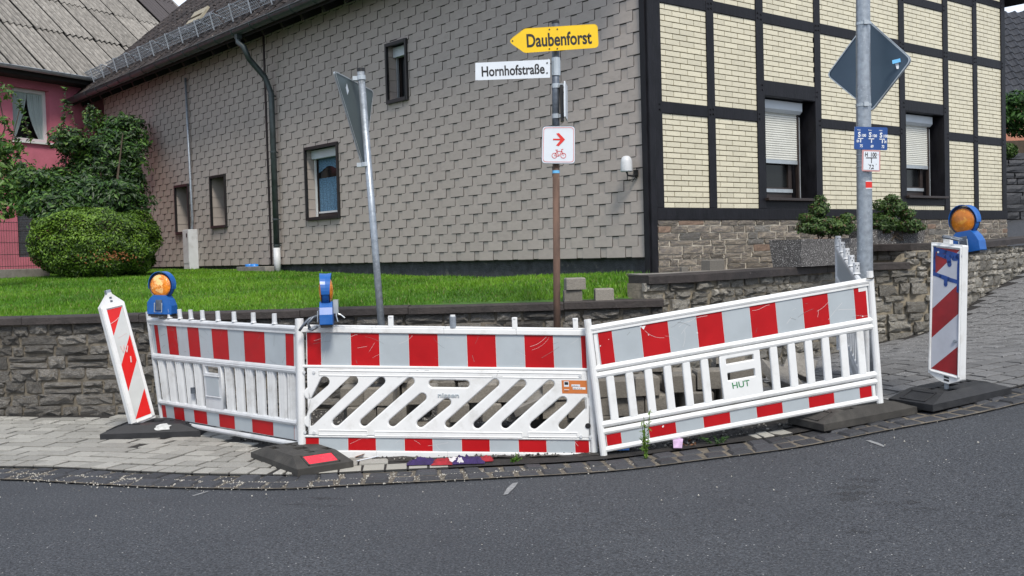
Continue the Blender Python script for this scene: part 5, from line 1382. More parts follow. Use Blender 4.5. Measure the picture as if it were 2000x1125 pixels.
br_ = empty('traffic_barrier', PR.o, 'white roadworks barrier with upright bars, tilted up to the right along the kerb', 'barrier', 'red and white barriers closing the pavement')
bar_barrier(PR, br_, [.049, .117, .184, .252, .319, .384, .633, .698, .76, .822, .887, .949], (.438, .583), .026,
            [(.025, .075), (.175, .272), (.372, .465), (.563, .657), (.753, .846), (.94, .985)], [(.012, .065), (.164, .261), (.36, .457), (.553, .648), (.744, .838), (.932, .977)])
mb = MB(); mb.quad(PR(.957, .90, .0082), PR(.986, .90, .0082), PR(.986, .936, .0082), PR(.957, .936, .0082))
for (u, v, s_) in ((.176, .925, .012), (.185, .915, .018), (.37, .80, .009), (.029, .83, .006), (.06, .87, .005), (.965, .70, .007), (.028, .18, .008), (.215, .12, .010), (.20, .85, .006)):
    a = random.uniform(0, 3); pts = [PR(u + s_ / 2.2 * math.cos(a + t) * random.uniform(.4, 1.2), v + s_ * math.sin(a + t) * random.uniform(.4, 1.2), .0083) for t in (0, .9, 2.1, 3.1, 4.2, 5.2)]
    k = len(mb.v); mb.v += [tuple(p) for p in pts]; mb.f.append(tuple(range(k, k + 6))); mb.m.append(0)
mb.build('torn_film', 'white_pl', br_)
uxx = (PR(.6, .5) - PR(.4, .5)).normalized(); uzz = PR.n.cross(uxx)
put_text('stencil_lettering', 'HUT', br_, PR(.472, .315) + PR.o, uxx, uzz, 'ink_green', .045, .130, .0008, .0180)
YL3, YR3 = 9.25, 7.74
PL = Patch(D(291, 619, YL3), D(580, 635, YR3), D(584, 877, YR3), D(319, 829, YL3))
bl_ = empty('traffic_barrier', PL.o, 'dirty white barrier with ribbed slats and pegs on top, running back to the left', 'barrier', 'red and white barriers closing the pavement')
def UT_(x): return ufx(x, 291, YL3, 580, YR3)
def UB_(x): return ufx(x, 319, YL3, 584, YR3)
r1 = [(UT_(a + (9 if i < 3 else 6) * .45), UT_(b + 3)) for i, (a, b) in enumerate([(300, 311), (333, 358), (382.7, 408.7), (436, 467), (496, 530), (562, 579)])]
r2 = [(UB_(a), UB_(b)) for a, b in [(323, 334), (355, 380), (403, 431), (456, 485), (515.6, 549), (579, 582)]]
nb = [(UT_(x), .085, .019) for x in (322, 346, 371, 396, 421, 452, 482, 515, 548)]
bar_barrier(PL, bl_, [.055, .125, .195, .265, .335, .56, .63, .70, .77, .84, .91, .965], (.385, .515), .020, r1, r2, ribbed=True, nubs=nb, vf=(.065, .335, .39, .77, .81, .93), wh='white_pl2', barw=.098)
mb = MB(); c = PL(.30, .34, .02); mb.tube([c, c + Vector((0, 0, .05))], .022, 6); mb.build('tape_remnant', 'galv_dark', bl_)
def LV(px, py, Y, dz=0): return D(px, py, Y)
TN, TF2 = D(1690, 562, 7.8), D(1635, 477, 9.75)
PO = Patch(TF2, TN, TN - Vector((0, 0, .93)), TF2 - Vector((0, 0, .93)))
bo_ = empty('traffic_barrier', PO.o, 'white barrier seen almost edge-on, running back beside the thick lamp post', 'barrier', 'red and white barriers closing the pavement')
bar_barrier(PO, bo_, [.08 + .075 * k for k in range(12)], None, .022, [(.02, .98)], None, nubs=[(u, .10, .027) for u in (.05, .22, .39, .56, .73)], wh='white_pl2', mats=('film_gray', 'film_gray'))
mb = MB()
for u in (.05, .22, .39, .56, .73):
    for du, dv in ((-.004, .075), (.004, .075), (.0, .05)):
        c = PO(u, 1 + dv, 0) + Vector((du * 3, -.026, 0)); mb.tube([c, c + Vector((0, -.003, 0))], .0045, 6)
mb.build('peg_hole', 'black', bo_)
mb = MB(); mb.tube([PR(.985, 1.00, .03), PR(1.006, .99, .035), PR(1.02, 1.0, 0)], .005, 6); mb.build('cable_tie', 'black', br_)

# --- base plates
def base(loc, ax_, label, mt, reflect=False, splash=False, L=.84, W=.42, H=.112, tilt=0.0):
    rz = math.atan2(ax_.y, ax_.x); rt = empty('barrier_base', loc, label, 'base', 'recycled rubber base plates of the barriers and beacons', rot=(0, tilt, rz))
    e = .050; ix, iy = L / 2 - .18, W / 2 - .045; mb = MB(); x, y = L / 2, W / 2
    lo = [(-x, -y), (x, -y), (x, y), (-x, y)]; hi = [(-ix, -iy), (ix, -iy), (ix, iy), (-ix, iy)]
    A = [(a, b, 0) for a, b in lo]; B = [(a, b, e) for a, b in lo]; C_ = [(a, b, H) for a, b in hi]
    # notch in the middle of the long sides
    for i in range(4): j = (i + 1) % 4; mb.quad(A[i], A[j], B[j], B[i]); mb.quad(B[i], B[j], C_[j], C_[i])
    mb.quad(A[3], A[2], A[1], A[0])
    holes = [(-.05, .05, -.045, .045), (-ix + .02, -ix + .07, -.03, .02), (ix - .07, ix - .02, -.03, .02), (.10, .20, iy - .055, iy - .001), (-.20, -.10, -iy + .001, -iy + .055), (.10, .14, -.02, .02), (-.14, -.10, -.02, .02)]
    holes = [(a, b, c + .0, d) for a, b, c, d in holes]
    for (a, b, c, d) in rects_minus(-ix, ix, -iy, iy, holes): mb.quad((a, c, H), (b, c, H), (b, d, H), (a, d, H))
    for (a, b, c, d) in holes:
        z = H - .055; mb.quad((a, c, z), (b, c, z), (b, d, z), (a, d, z)); q = [(a, c), (b, c), (b, d), (a, d)]
        for i in range(4): j = (i + 1) % 4; mb.quad((*q[j], z), (*q[i], z), (*q[i], H), (*q[j], H))
    mb.build('rubber_body', mt, rt, bevel=.006)
    sl = (H - e) / (x - ix)
    for s in (-1, 1):       # frames moulded on the sloping ends
        f = MB(); xa, xb = ix + .03, x - .02; yv = .12
        def SP(xx, yy, up): return (s * xx, yy, H - (xx - ix) * sl + up)
        for (p, q, a, b) in ((xa, xa + .012, -yv, yv), (xb - .012, xb, -yv, yv), (xa, xb, -yv, -yv + .012), (xa, xb, yv - .012, yv)):
            f.hexa([SP(p, a, -.01), SP(q, a, -.01), SP(q, b, -.01), SP(p, b, -.01), SP(p, a, .007), SP(q, a, .007), SP(q, b, .007), SP(p, b, .007)])
        f.build('moulded_frame', mt, rt)
        if reflect and s > 0:
            f = MB(); f.quad(SP(xa + .014, -yv + .014, .006), SP(xb - .014, -yv + .014, .006), SP(xb - .014, yv - .014, .006), SP(xa + .014, yv - .014, .006)); f.build('red_reflector', 'refl_red', rt)
    if splash:
        f = MB(); c = Vector((.10, -W / 2 + .02, .055)); k = 16; pts = []
        for i in range(k): t = 2 * math.pi * i / k; rr = random.uniform(.6, 1.15); yy = .023 + .017 * rr * math.sin(t); pts.append((c.x + .085 * rr * math.cos(t), -W / 2 + yy - .003, e + yy * 1.733 + .002))
        f.v = pts; f.f = [tuple(range(k))]; f.m = [0]; f.build('paint_splash', 'white_splash', rt)
    return rt
def scratches(P, root, n, v0, v1, w, seed, mt='scratch_mark'):
    r = random.Random(seed); mb = MB()
    for _ in range(n):
        u, v, a, l = r.uniform(.04, .95), r.uniform(v0, v1), r.gauss(.5, .7), r.uniform(.02, .16); k = 6; c = r.uniform(-1.2, 1.2); th = r.uniform(.0004, .0011); pts = []
        for i in range(k):
            t = i / (k - 1) * l; pts.append((u + t * math.cos(a + c * t * 3) / P.L, min(v1, max(v0, v + t * math.sin(a + c * t * 3) / P.H))))
        for (p, q) in zip(pts, pts[1:]):
            A_, B_ = P(*p, w), P(*q, w); d = (B_ - A_)
            if d.length < 1e-5: continue
            s = d.normalized().cross(P.n) * th; mb.quad(A_ - s, B_ - s, B_ + s, A_ + s)
    o = mb.build('scratch', mt, root); o['kind'] = 'stuff'
M['scratch_mark'] = mat('pale_scratch_line', (.62, .60, .60), .6, .1, 5); M['dark_scratch'] = mat('dark_scuff_line', (.16, .16, .16), .7, .2, 5)
scratches(PM, bm_, 16, .71, .93, .0081, 1); scratches(PM, bm_, 10, .07, .15, .0081, 2); scratches(PR, br_, 14, .70, .92, .0081, 3); scratches(PL, bl_, 20, .68, .92, .0081, 4, 'dark_scratch'); scratches(PM, bm_, 9, .71, .93, .0083, 5, 'dark_scratch'); scratches(PR, br_, 9, .70, .92, .0083, 6, 'dark_scratch'); scratches(PM, bm_, 8, .60, .67, .0195, 7, 'dark_scratch')
def gz(x, y): return GZ(x, y) + .032
b1 = base(Vector((-3.10, 8.96, gz(-3.1, 8.96))), Vector((1, .04, 0)), 'black rubber base under the leaning beacon, splashed with white paint', 'rubber_black', splash=True, L=.84, W=.44)
b2 = base(Vector((-1.56, 7.46, gz(-1.56, 7.4) - .006)), Vector((.57, -.80, 0)), 'dark rubber base with a bright red reflector on its sloping end', 'rubber', reflect=True)
b3 = base(Vector((2.50, 7.68, gz(2.5, 7.68))), Vector((.93, .36, 0)), 'brownish grey rubber base under the right end of the tilted barrier', 'rubber', tilt=-.07)
b4 = base(Vector((3.33, 7.92, gz(3.33, 7.92))), Vector((.90, .44, 0)), 'black rubber base under the beacon with blue spray paint', 'rubber_black', tilt=-.07)

# --- beacons
def beacon(TL, TR, BR, BL, label, mats, thick, film_in, peak_top, seed, spray=False):
    P = Patch(TL, TR, BR, BL); rt = empty('traffic_beacon', P.o, label, 'beacon', 'striped guide beacons')
    out = [(0, 0), (1, 0), (1, 1)] + ([(.60, 1.085), (.58, 1.10), (.42, 1.10), (.40, 1.085)] if peak_top else []) + [(0, 1)]
    if not peak_top: out = [(0, .0), (.30, -.035), (.45, -.045), (.66, -.045), (1, 0), (1, 1), (0, 1)]
    mb = MB(); mb.prism([P(u, v, .0) for u, v in out], -P.n * thick); mb.build('panel_body', 'white_pl', rt, bevel=.010)
    a, b, c, d = film_in
    def Q(s, t): return (a + (b - a) * s, c + (d - c) * t)
    red = [[(0, 1), (0, .76), (1, 1)], [(0, .494), (0, .253), (1, .496), (1, .737)], [(0, 0), (1, 0), (1, .235)]]
    wht = [[(0, .76), (0, .494), (1, .737), (1, 1)], [(0, .253), (0, 0), (1, .235), (1, .496)]]
    mb = MB()
    for m_, S in ((0, red), (1, wht)):
        for poly in S:
            k = len(mb.v); mb.v += [tuple(P(*Q(s, t), .0015)) for s, t in poly]; mb.f.append(tuple(range(k, k + len(poly)))); mb.m.append(m_)
    mb.build('striped_film', mats, rt)
    mb = MB(); bw = .012 / P.L
    for (u0, u1, v0, v1) in ((0.02, a - .004, .02, .985), (b + .004, .98, .02, .985), (a, b, .985 - .012, .985), (a, b, .012, .026)): pbox(mb, P, u0, u1, v0, v1, .0, .012)
    mb.build('rim', 'white_pl', rt, bevel=.004)
    if peak_top:
        mb = MB(); pbox(mb, P, .40, .60, 1.09, 1.125, -thick * .8, -.005); mb.build('spigot', 'galv', rt, bevel=.003)
        mb = MB(); [pbox(mb, P, .44, .54, 1.02 + .028 * i, 1.036 + .028 * i, .0, .002) for i in range(2)]; mb.build('moulded_mark', 'galv_dark', rt)
        mb = MB()
        pts = [(.30, .60), (.34, .66), (.40, .70), (.40, .64), (.44, .60), (.52, .66), (.60, .70), (.58, .63)]
        pts = [(.36, .655), (.42, .60), (.50, .655), (.56, .59), (.66, .64)]
        for (p, q) in zip(pts, pts[1:]):
            A_, B_ = P(*p, .003), P(*q, .003); mb.tube([A_, B_], .0045, 5)
        mb.tube([P(.62, .50, .003), P(.66, .55, .003)], .006, 5); mb.build('chalk_mark', 'film_red_bright' if 0 else 'torn', rt)
        mb = MB(); mb.tube([P(.15, .845, .003), P(.45, .865, .003), P(.62, .885, .003)], .0025, 5); mb.tube([P(.36, .72, .002), P(.75, .742, .002)], .0015, 4); mb.build('scratch', 'torn', rt)
    else:
        mb = MB(); [pbox(mb, P, .50, .66, -.030 + .022 * i, -.016 + .022 * i, .0, .002) for i in range(2)]; mb.build('moulded_mark', 'black', rt)
        mb = MB(); c_ = P(.83, .285, .002); mb.tube([c_, c_ + P.n * .012], .012, 10); mb.build('bolt', 'galv', rt)
        c_ = P(.24, .93, .002); mb = MB(); mb.tube([c_, c_ + P.n * .004], .008, 8); mb.build('rivet', 'white_paint', rt)
        mb = MB(); pbox(mb, P, .35, .58, 1.0, 1.05, -thick * .7, -.01); mb.build('spigot', 'white_pl', rt, bevel=.004)
    mb = MB(); mb.tube([P(.5, -.02, -thick / 2), P(.5 + (.05 if peak_top else 0), -.12, -thick / 2)], .018, 8); mb.build('foot_tube', 'galv', rt)
    if spray:
        w = .0032
        def stroke(pts, hw, mbx):
            for (p, q) in zip(pts, pts[1:]):
                a_ = P(*p, w); b_ = P(*q, w); t = (b_ - a_).normalized(); s_ = t.cross(P.n).normalized() * hw; h2 = hw * random.uniform(.8, 1.2) / hw
                mbx.quad(a_ - s_, b_ - s_ * h2, b_ + s_ * h2, a_ + s_)
                k = len(mbx.v); ring = [b_ + (P.n.cross(t) * math.cos(j * .785) + t * math.sin(j * .785)) * hw for j in range(8)]; mbx.v += [tuple(x) for x in ring]; mbx.f.append(tuple(range(k, k + 8))); mbx.m.append(0)
        mb = MB()
        for (pts, hw) in (([(.13, .95), (.5, .935), (.93, .915)], .016), ([(.11, .97), (.10, .88), (.11, .78)], .012), ([(.07, .765), (.35, .75), (.6, .735), (.9, .725)], .015), ([(.93, .93), (.91, .85), (.90, .66)], .014),
                          ([(.55, .93), (.60, .86), (.61, .845)], .016), ([(.50, .75), (.50, .69)], .013), ([(.66, .93), (.75, .90), (.88, .91)], .022), ([(.2, .92), (.5, .90), (.66, .91)], .015)): stroke(pts, hw, mb); w += .00012
        mb.build('spray_paint', 'spray_blue', rt)
    return rt, P
M['torn'] = mat('pale_scratch', (.60, .45, .44), .6, .1, 5)
beacon(D(196.5, 600, 8.84), D(242.5, 589, 9.0), D(304, 815, 9.0), D(258, 833, 8.84), 'white and red striped beacon leaning to the left against nothing, in front of the low stone wall', ['film_red_bright', 'film_white'], .055, (.20, .86, .045, .965), True, 1)[0]['label'] = 'red and white striped beacon leaning to the left in front of the low stone wall'
rb_, PB = beacon(D(1819, 473, 7.85), D(1880, 479, 7.66), D(1875, 744, 7.66), D(1813, 727, 7.85), 'upright striped beacon smeared with blue spray paint beside the cobbled side street', ['film_red_dark', 'film_lav'], .085, (.085, .93, .035, .965), False, 2, True)

# --- warning lamps
def warn_lamp(loc, rot, label, lens='amber', s=1.0):
    rt = empty('warning_lamp', loc, label, 'lamp', 'blue warning lamps with amber lenses', rot=rot); rt.scale = (s, s, s)
    mb = MB(); W, Dp = .118, .046
    pts = [(-W, 0), (W, 0), (W, .075), (W * .80, .125), (.06, .165), (-.06, .165), (-W * .80, .135), (-W, .100)]
    mb.prism([(x, -Dp, z) for x, z in pts], (0, 2 * Dp, 0)); mb.build('battery_box', 'lampblue', rt, bevel=.008)
    mb = MB(); mb.box(-W * .95, W * .95, -Dp * .9, Dp * .9, -.018, -.001); mb.build('base_strip', 'black', rt)
    mb = MB(); mb.lathe([(0, -.026), (.106, -.026), (.110, -.018), (.110, .018), (.106, .026), (0, .026)], 28, 0, (0, 0, .245), 'Y'); mb.build('housing', 'lampblue', rt, smooth=False)
    mb = MB(); N = 18
    for k in range(N):       # sun visor
        def V(t, y, r): a = math.radians(-12 + 204 * t); return (r * math.cos(a), y, .245 + r * math.sin(a) * 1.06)
        t0, t1 = k / N, (k + 1) / N
        d0 = .028 + .014 * math.sin(math.pi * t0); d1 = .028 + .014 * math.sin(math.pi * t1)
        for q in (-1, 1):
            f = [V(t0, 0, .111), V(t1, 0, .111), V(t1, q * d1, .115), V(t0, q * d0, .115)]; mb.quad(*f)
            f = [V(t0, 0, .115), V(t1, 0, .115), V(t1, q * d1, .119), V(t0, q * d0, .119)]; mb.quad(*f[::-1])
            mb.quad(V(t0, q * d0, .115), V(t1, q * d1, .115), V(t1, q * d1, .119), V(t0, q * d0, .119))
    mb.build('visor', 'lampblue', rt)
    for q in (-1, 1):
        mb = MB(); pr = [(.0, .052), (.03, .050), (.06, .044), (.085, .034), (.098, .028), (.100, .020)]
        mb.lathe([(r_, q * h_) for r_, h_ in pr], 28, 0, (0, 0, .245), 'Y'); mb.build('lens', lens, rt, smooth=True)
        mb = MB(); mb.lathe([(.100, q * .026), (.108, q * .032), (.109, q * .026)], 28, 0, (0, 0, .245), 'Y'); mb.build('lens_ring', 'black', rt)
    mb = MB(); mb.box(-.030, .030, -Dp - .012, -Dp, .035, .125); mb.build('latch', 'galv_dark', rt, bevel=.003)
    mb = MB(); mb.tube([(-.036, -Dp - .016, .10), (-.036, -Dp - .02, .02), (.036, -Dp - .02, .02), (.036, -Dp - .016, .10)], .004, 6); mb.build('latch_wire', 'alu', rt)
    return rt
warn_lamp(D(317, 613, 9.05), (0, math.radians(2), math.radians(-14)), 'warning lamp on the far left end of the ribbed barrier, lens facing the road')
warn_lamp(D(639, 633, 7.55), (0, 0, math.radians(-83)), 'warning lamp seen from the side on the middle barrier, next to the grey cable loop')
warn_lamp(D(1893, 493, 7.86) + Vector((0, 0, 0)), (0, math.radians(-8), math.radians(-56)), 'warning lamp with faded amber lens clamped behind the spray-painted beacon', 'amber_old', .98)
# clamp between beacon and lamp, cable on the corner post
cp = D(1858, 463, 7.72)
mb = MB(); mb.tube([(-.06, 0, 0), (-.02, -.03, -.01), (.04, -.03, -.025), (.09, .02, -.03)], .010, 6); mb.tube([(-.06, 0, 0), (-.04, .05, .01), (.03, .06, 0), (.09, .02, -.02)], .010, 6)
o = mb.build('lamp_clamp', 'galv_dark'); o.location = cp; tag(o, 'bent steel clamp holding the lamp on the spray-painted beacon', 'clamp')
cc = D(598, 633, 7.55); mb = MB()
mb.tube([(-.045, -.03, -.045), (-.01, -.035, .0), (.03, -.03, .04), (.075, 0, .055), (.13, .03, .055)], .010, 8); mb.tube([(.03, -.03, -.03), (.02, -.035, .01), (.06, -.03, .05), (.09, 0, .045)], .011, 8); mb.tube([(.02, -.03, -.03), (.05, -.04, -.04), (.09, -.03, -.02)], .009, 8)
o = mb.build('cable_loop', 'galv_dark', smooth=True); o.location = cc; tag(o, 'grey cable looped over the left end of the middle barrier', 'cable')
mb = MB(); mb.tube([(0, 0, .03), (.0, -.01, -.02), (.01, -.01, -.06)], .005, 5); mb.tube([(0, 0, 0), (.03, 0, -.01), (.06, 0, -.035)], .005, 5); mb.box(-.02, .015, -.01, .02, .0, .10)
o = mb.build('wire_clamp', 'alu'); o.location = D(657, 612, 7.52); tag(o, 'wire clamp sticking out beside the side-on warning lamp', 'clamp')

# ================================================================ POSTS AND SIGNS
def rounded(pts, r, n=4):
    out = []; N = len(pts)
    for i in range(N):
        p, a, b = pts[i], pts[i - 1], pts[(i + 1) % N]; u = (a - p).normalized(); v = (b - p).normalized(); rr = r[i] if isinstance(r, list) else r
        s, e = p + u * rr, p + v * rr
        for k in range(n + 1): t = k / n; out.append(s * (1 - t) ** 2 + p * 2 * t * (1 - t) + e * t * t)
    return out
def plate(parent, pts, th, mt, side, name='sign_plate'):
    o_ = parent.matrix_basis.inverted() if parent else Matrix(); c = sum(pts, Vector()) / len(pts)
    n = (pts[len(pts) // 3] - pts[0]).cross(pts[2 * len(pts) // 3] - pts[0]).normalized()
    if n.dot(EYE - c) < 0: n = -n
    mb = MB(); mb.prism([o_ @ p for p in pts], -n * th, 0); mb.m = [0 if i < 2 else 1 for i in range(len(mb.f))]
    mb.build(name, [mt, side], parent); return n
def shrink(pts, d):
    c = sum(pts, Vector()) / len(pts); return [p + (c - p).normalized() * d for p in pts]
def rim_strip(parent, pts, d, n, mt, name, push=.002):
    o_ = parent.matrix_basis.inverted(); q = shrink(pts, d); mb = MB(); N = len(pts)
    for i in range(N): j = (i + 1) % N; mb.quad(*[o_ @ (x + n * push) for x in (pts[i], pts[j], q[j], q[i])])
    mb.build(name, mt, parent)
# left post with the triangular sign seen from behind
Yp = 9.0
base_l = D(761, 836, Yp); top_l = D(704.5, 136, Yp)
sp1 = empty('sign_post', base_l, 'leaning galvanised post carrying a triangular sign seen from behind', 'sign post', 'road sign posts')
mb = MB(); mb.tube([(0, 0, 0), top_l - base_l], .031, 16); mb.build('pole', 'galv', sp1, smooth=True)
mb = MB(); mb.tube([(top_l - base_l) * .995, (top_l - base_l) * 1.004], .033, 14); mb.build('cap', 'black', sp1)
tri = rounded([D(655, 136, 8.62), D(732, 176, 9.50), D(714, 330, 9.07)], .045); tri = [p + Vector((-.02, .04, 0)) for p in tri]
n = plate(sp1, tri, .012, 'sign_back', 'alu'); rim_strip(sp1, tri, .018, n, 'alu', 'edge_rim', .006)
for py, px in ((152, 706), (321, 714)):
    c = D(px, py, Yp) - base_l; mb = MB(); dv = (top_l - base_l).normalized(); mb.tube([c - dv * .018, c + dv * .018], .037, 14); mb.box(c.x - .075, c.x - .03, c.y - .01, c.y + .05, c.z - .02, c.z + .015); mb.build('clamp', 'alu', sp1)
a = [D(673, 163, 8.80), D(677, 178, 8.86), D(674.5, 186, 8.84), D(671, 172, 8.78)]; mb = MB(); mb.quad(*[p + n * .02 - base_l for p in a]); mb.build('sticker', 'sign_white', sp1)
# middle post with the place and street name signs
Y2 = 9.5; bs2 = D(1089, 812, Y2); tp2 = D(1085, 46, Y2); md2 = D(1086, 318, Y2)
sp2 = empty('sign_post', bs2, 'post with the yellow arrow sign, the white street name sign and the bicycle sign', 'sign post', 'road sign posts')
mb = MB(); mb.tube([(0, 0, 0), md2 - bs2], .032, 16); mb.build('rusty_pole', 'rust', sp2, smooth=True)
mb = MB(); mb.tube([md2 - bs2, tp2 - bs2], .034, 16); mb.build('upper_pole', 'galv_dark', sp2, smooth=True); mb = MB(); mb.tube([tp2 - bs2, tp2 - bs2 + Vector((0, 0, .025))], .036, 14); mb.build('cap', 'black', sp2)
mb = MB(); mb.tube([D(1086, 148, Y2) - bs2, D(1085.5, 113, Y2) - bs2], .042, 16); mb.box(D(1074, 130, Y2).x - bs2.x - .01, 0, -.045, -.02, D(1074, 150, Y2).z - bs2.z, D(1074, 116, Y2).z - bs2.z); mb.build('sleeve', 'alu', sp2)
Ys_ = 9.43
yl_ = rounded([D(992, 80.5, Ys_), D(1024.5, 103.5, Ys_), D(1169.5, 93, Ys_), D(1167, 46.5, Ys_), D(1024.5, 55.5, Ys_)], [.05, .02, .04, .04, .02])
n = plate(sp2, yl_, .004, 'yellow', 'galv_dark')
rim_strip(sp2, yl_, .004, n, 'yellow', 'edge_rim', .0015)
ux = (D(1155, 83.6, Ys_) - D(1028, 91, Ys_)); LN = ux.length
put_text('lettering', 'Daubenforst', sp2, D(1028, 92, Ys_), ux, n.cross(ux), 'ink', .118, LN, .0040, .0015)
mb = MB()
for (px, py) in ((1073, 57.5), (1088.5, 57), (1073, 95.5), (1088.5, 95), (1001, 80)):
    c = D(px, py, Ys_) - bs2; mb.tube([c, c + n * .004], .007, 8)
mb.build('rivet', 'black', sp2)
Yw_ = 9.45
wp_ = rounded([D(928.4, 157, Yw_), D(1074.4, 151.6, Yw_), D(1074.4, 116, Yw_), D(928.4, 122.8, Yw_)], .006, 2)
n = plate(sp2, wp_, .006, 'sign_white', 'galv_dark')
ux = D(1063, 143.3, Yw_) - D(940, 149.3, Yw_); put_text('lettering', 'Hornhofstraße', sp2, D(940, 149.3, Yw_), ux, n.cross(ux), 'ink', .090, ux.length, .0028, .0015)
mb = MB()
for (px, py) in ((1068.5, 123), (1068.5, 142.5)): c = D(px, py, Yw_) - bs2; mb.tube([c, c + n * .005], .007, 8)
mb.build('rivet', 'ink', sp2)
Yq = 9.44; sq0 = [D(1057.3, 319.5, Yq), D(1123.6, 320, Yq), D(1123.4, 245.5, Yq), D(1059, 246, Yq)]; sq = rounded(sq0, .035)
n = plate(sp2, sq, .012, 'sign_white', 'alu'); rim_strip(sp2, shrink(sq, .018), .004, n, 'ink_red', 'border_line', .003)
rim_strip(sp2, sq, .005, n, 'galv_dark', 'edge_rim', .002)
ux = (sq0[1] - sq0[0]); wq = ux.length; ux = ux / wq; uz = n.cross(ux); o0 = sq0[0]; hq = (sq0[3] - sq0[0]).length
def S2(x, z, w=.003): return o0 + ux * (x * wq) + uz * (z * hq) + n * w - bs2
mb = MB(); sh_ = [(.33, .62), (.33, .665), (.50, .665), (.42, .745), (.42, .80), (.44, .82), (.50, .82), (.68, .645), (.50, .465), (.43, .465), (.43, .485), (.53, .62)]
sh_ = [(.34, .625), (.34, .665), (.555, .665), (.43, .80), (.51, .815), (.69, .645), (.51, .47), (.43, .485), (.555, .625)]
mb.v = [tuple(S2(*p)) for p in sh_]; mb.f = [tuple(range(len(sh_)))]; mb.m = [0]; mb.build('arrow', 'ink_red', sp2)
mb = MB()
def seg(a, b, t=.0045):
    A_, B_ = S2(*a), S2(*b); d = (B_ - A_).normalized(); s_ = d.cross(n) * t / 2; mb.quad(A_ - s_, B_ - s_, B_ + s_, A_ + s_)
for cx in (.385, .645):
    for k in range(20): a, b = 2 * math.pi * k / 20, 2 * math.pi * (k + 1) / 20; seg((cx + .075 * math.cos(a), .215 + .066 * math.sin(a)), (cx + .075 * math.cos(b), .215 + .066 * math.sin(b)))
for a, b in (((.385, .215), (.455, .33)), ((.455, .33), (.60, .33)), ((.60, .33), (.515, .20)), ((.515, .20), (.385, .215)), ((.515, .20), (.445, .36)), ((.41, .365), (.48, .365)), ((.645, .215), (.59, .38)), ((.59, .38), (.64, .385))): seg(a, b)
mb.build('bicycle_symbol', 'ink_red', sp2)
e0 = D(1101, 158, 9.38); e1 = D(1101.5, 228, 9.38); rdir = ray(1101, 190); rdir.z = 0; rdir.normalize(); sdir = Vector((rdir.y, -rdir.x, 0))
mb = MB(); A_ = e0 - bs2; B_ = e1 - bs2; mb.hexa([B_, B_ + sdir * .014, B_ + sdir * .014 + rdir * .32 + Vector((.02, 0, 0)), B_ + rdir * .32 + Vector((.02, 0, 0)), A_, A_ + sdir * .014, A_ + sdir * .014 + rdir * .32 + Vector((.02, 0, 0)), A_ + rdir * .32 + Vector((.02, 0, 0))]); mb.build('edge_on_sign', ['sign_white'], sp2, bevel=.004)
mb = MB()
for py in (168, 227):
    c = D(1086, py, Y2) - bs2; mb.tube([c - Vector((0, 0, .02)), c + Vector((0, 0, .02))], .040, 14); mb.box(c.x + .03, c.x + .075, c.y - .03, c.y + .03, c.z - .015, c.z + .015)
mb.build('clamp', 'alu', sp2); mb = MB(); mb.box(D(1094, 200, Y2).x - bs2.x, D(1100, 200, Y2).x - bs2.x, -.05, .05, B_.z - .03, A_.z - .02); mb.build('sign_bracket', 'black', sp2)
mb = MB(); c = D(1086, 336, Y2) - bs2; mb.tube([c - Vector((0, 0, .012)), c + Vector((0, 0, .014))], .0335, 16); mb.build('blue_tape', 'stickblue', sp2)
# tall lamp post on the right
Y3 = 9.1; bs3 = D(1693, 800, Y3); bs3.z = GZ(bs3.x, Y3); lp = empty('lamp_post', bs3, 'thick galvanised lamp post with a diamond sign, blue and white hydrant plates', 'lamp post')
mb = MB(); pts = [D(1689.6, 560, Y3), D(1689.2, 480, Y3), D(1686.8, 240, Y3), D(1685.5, 0, Y3), D(1684.3, -220, Y3)]; pts = [bs3.copy()] + pts; pts[0].x = D(1691, 700, Y3).x
mb.tube([p - bs3 for p in pts], [.070, .068, .0665, .063, .059, .056], 20); mb.build('pole', 'galv', lp, smooth=True)
DL, DR_, DT, DB = D(1615, 147, 9.62), D(1782, 116, 8.98), D(1695, 38, 9.28), D(1702, 219, 9.28)
dm = rounded([DL, DB, DR_, DT], .05); n = plate(lp, dm, .014, 'sign_back_blue', 'alu'); rim_strip(lp, dm, .014, n, 'alu', 'edge_rim', .008)
mb = MB(); [mb.quad(*[p + n * .006 - bs3 for p in (D(a, b, Yq_), D(c, d, Yq_), D(e, f, Yq_), D(g, h, Yq_))]) for (a, b, c, d, e, f, g, h, Yq_) in ((1743, 118, 1759, 114, 1760, 121, 1744, 125, 9.06),)]
mb.build('sticker', 'stickblue', lp); mb = MB(); mb.quad(*[p + n * .006 - bs3 for p in (D(1749, 124, 9.08), D(1756, 122.5, 9.08), D(1758, 134, 9.08), D(1752, 135, 9.08))]); mb.build('sticker', 'sign_white', lp)
for py in (47, 206):
    c = D(1686.5, py, Y3) - bs3; mb = MB(); mb.tube([c - Vector((0, 0, .010)), c + Vector((0, 0, .012))], .0665, 20); mb.box(c.x - .02, c.x + .02, c.y - .08, c.y - .05, c.z - .015, c.z + .02); mb.build('strap', 'alu', lp)
Yb = 9.0
def flat(parent, bs, quad_px, Y, mt, edge, th, name, r=.012):
    pts = rounded([D(*p, Y) for p in quad_px], r, 3); return plate(parent, pts, th, mt, edge, name)
n = flat(lp, bs3, [(1668, 291.5), (1733, 293.5), (1733.5, 249), (1669, 247)], Yb, 'sign_blue', 'sign_white', .006, 'hydrant_plate')
ux = (D(1733, 293.5, Yb) - D(1668, 291.5, Yb)).normalized(); uz = n.cross(ux)
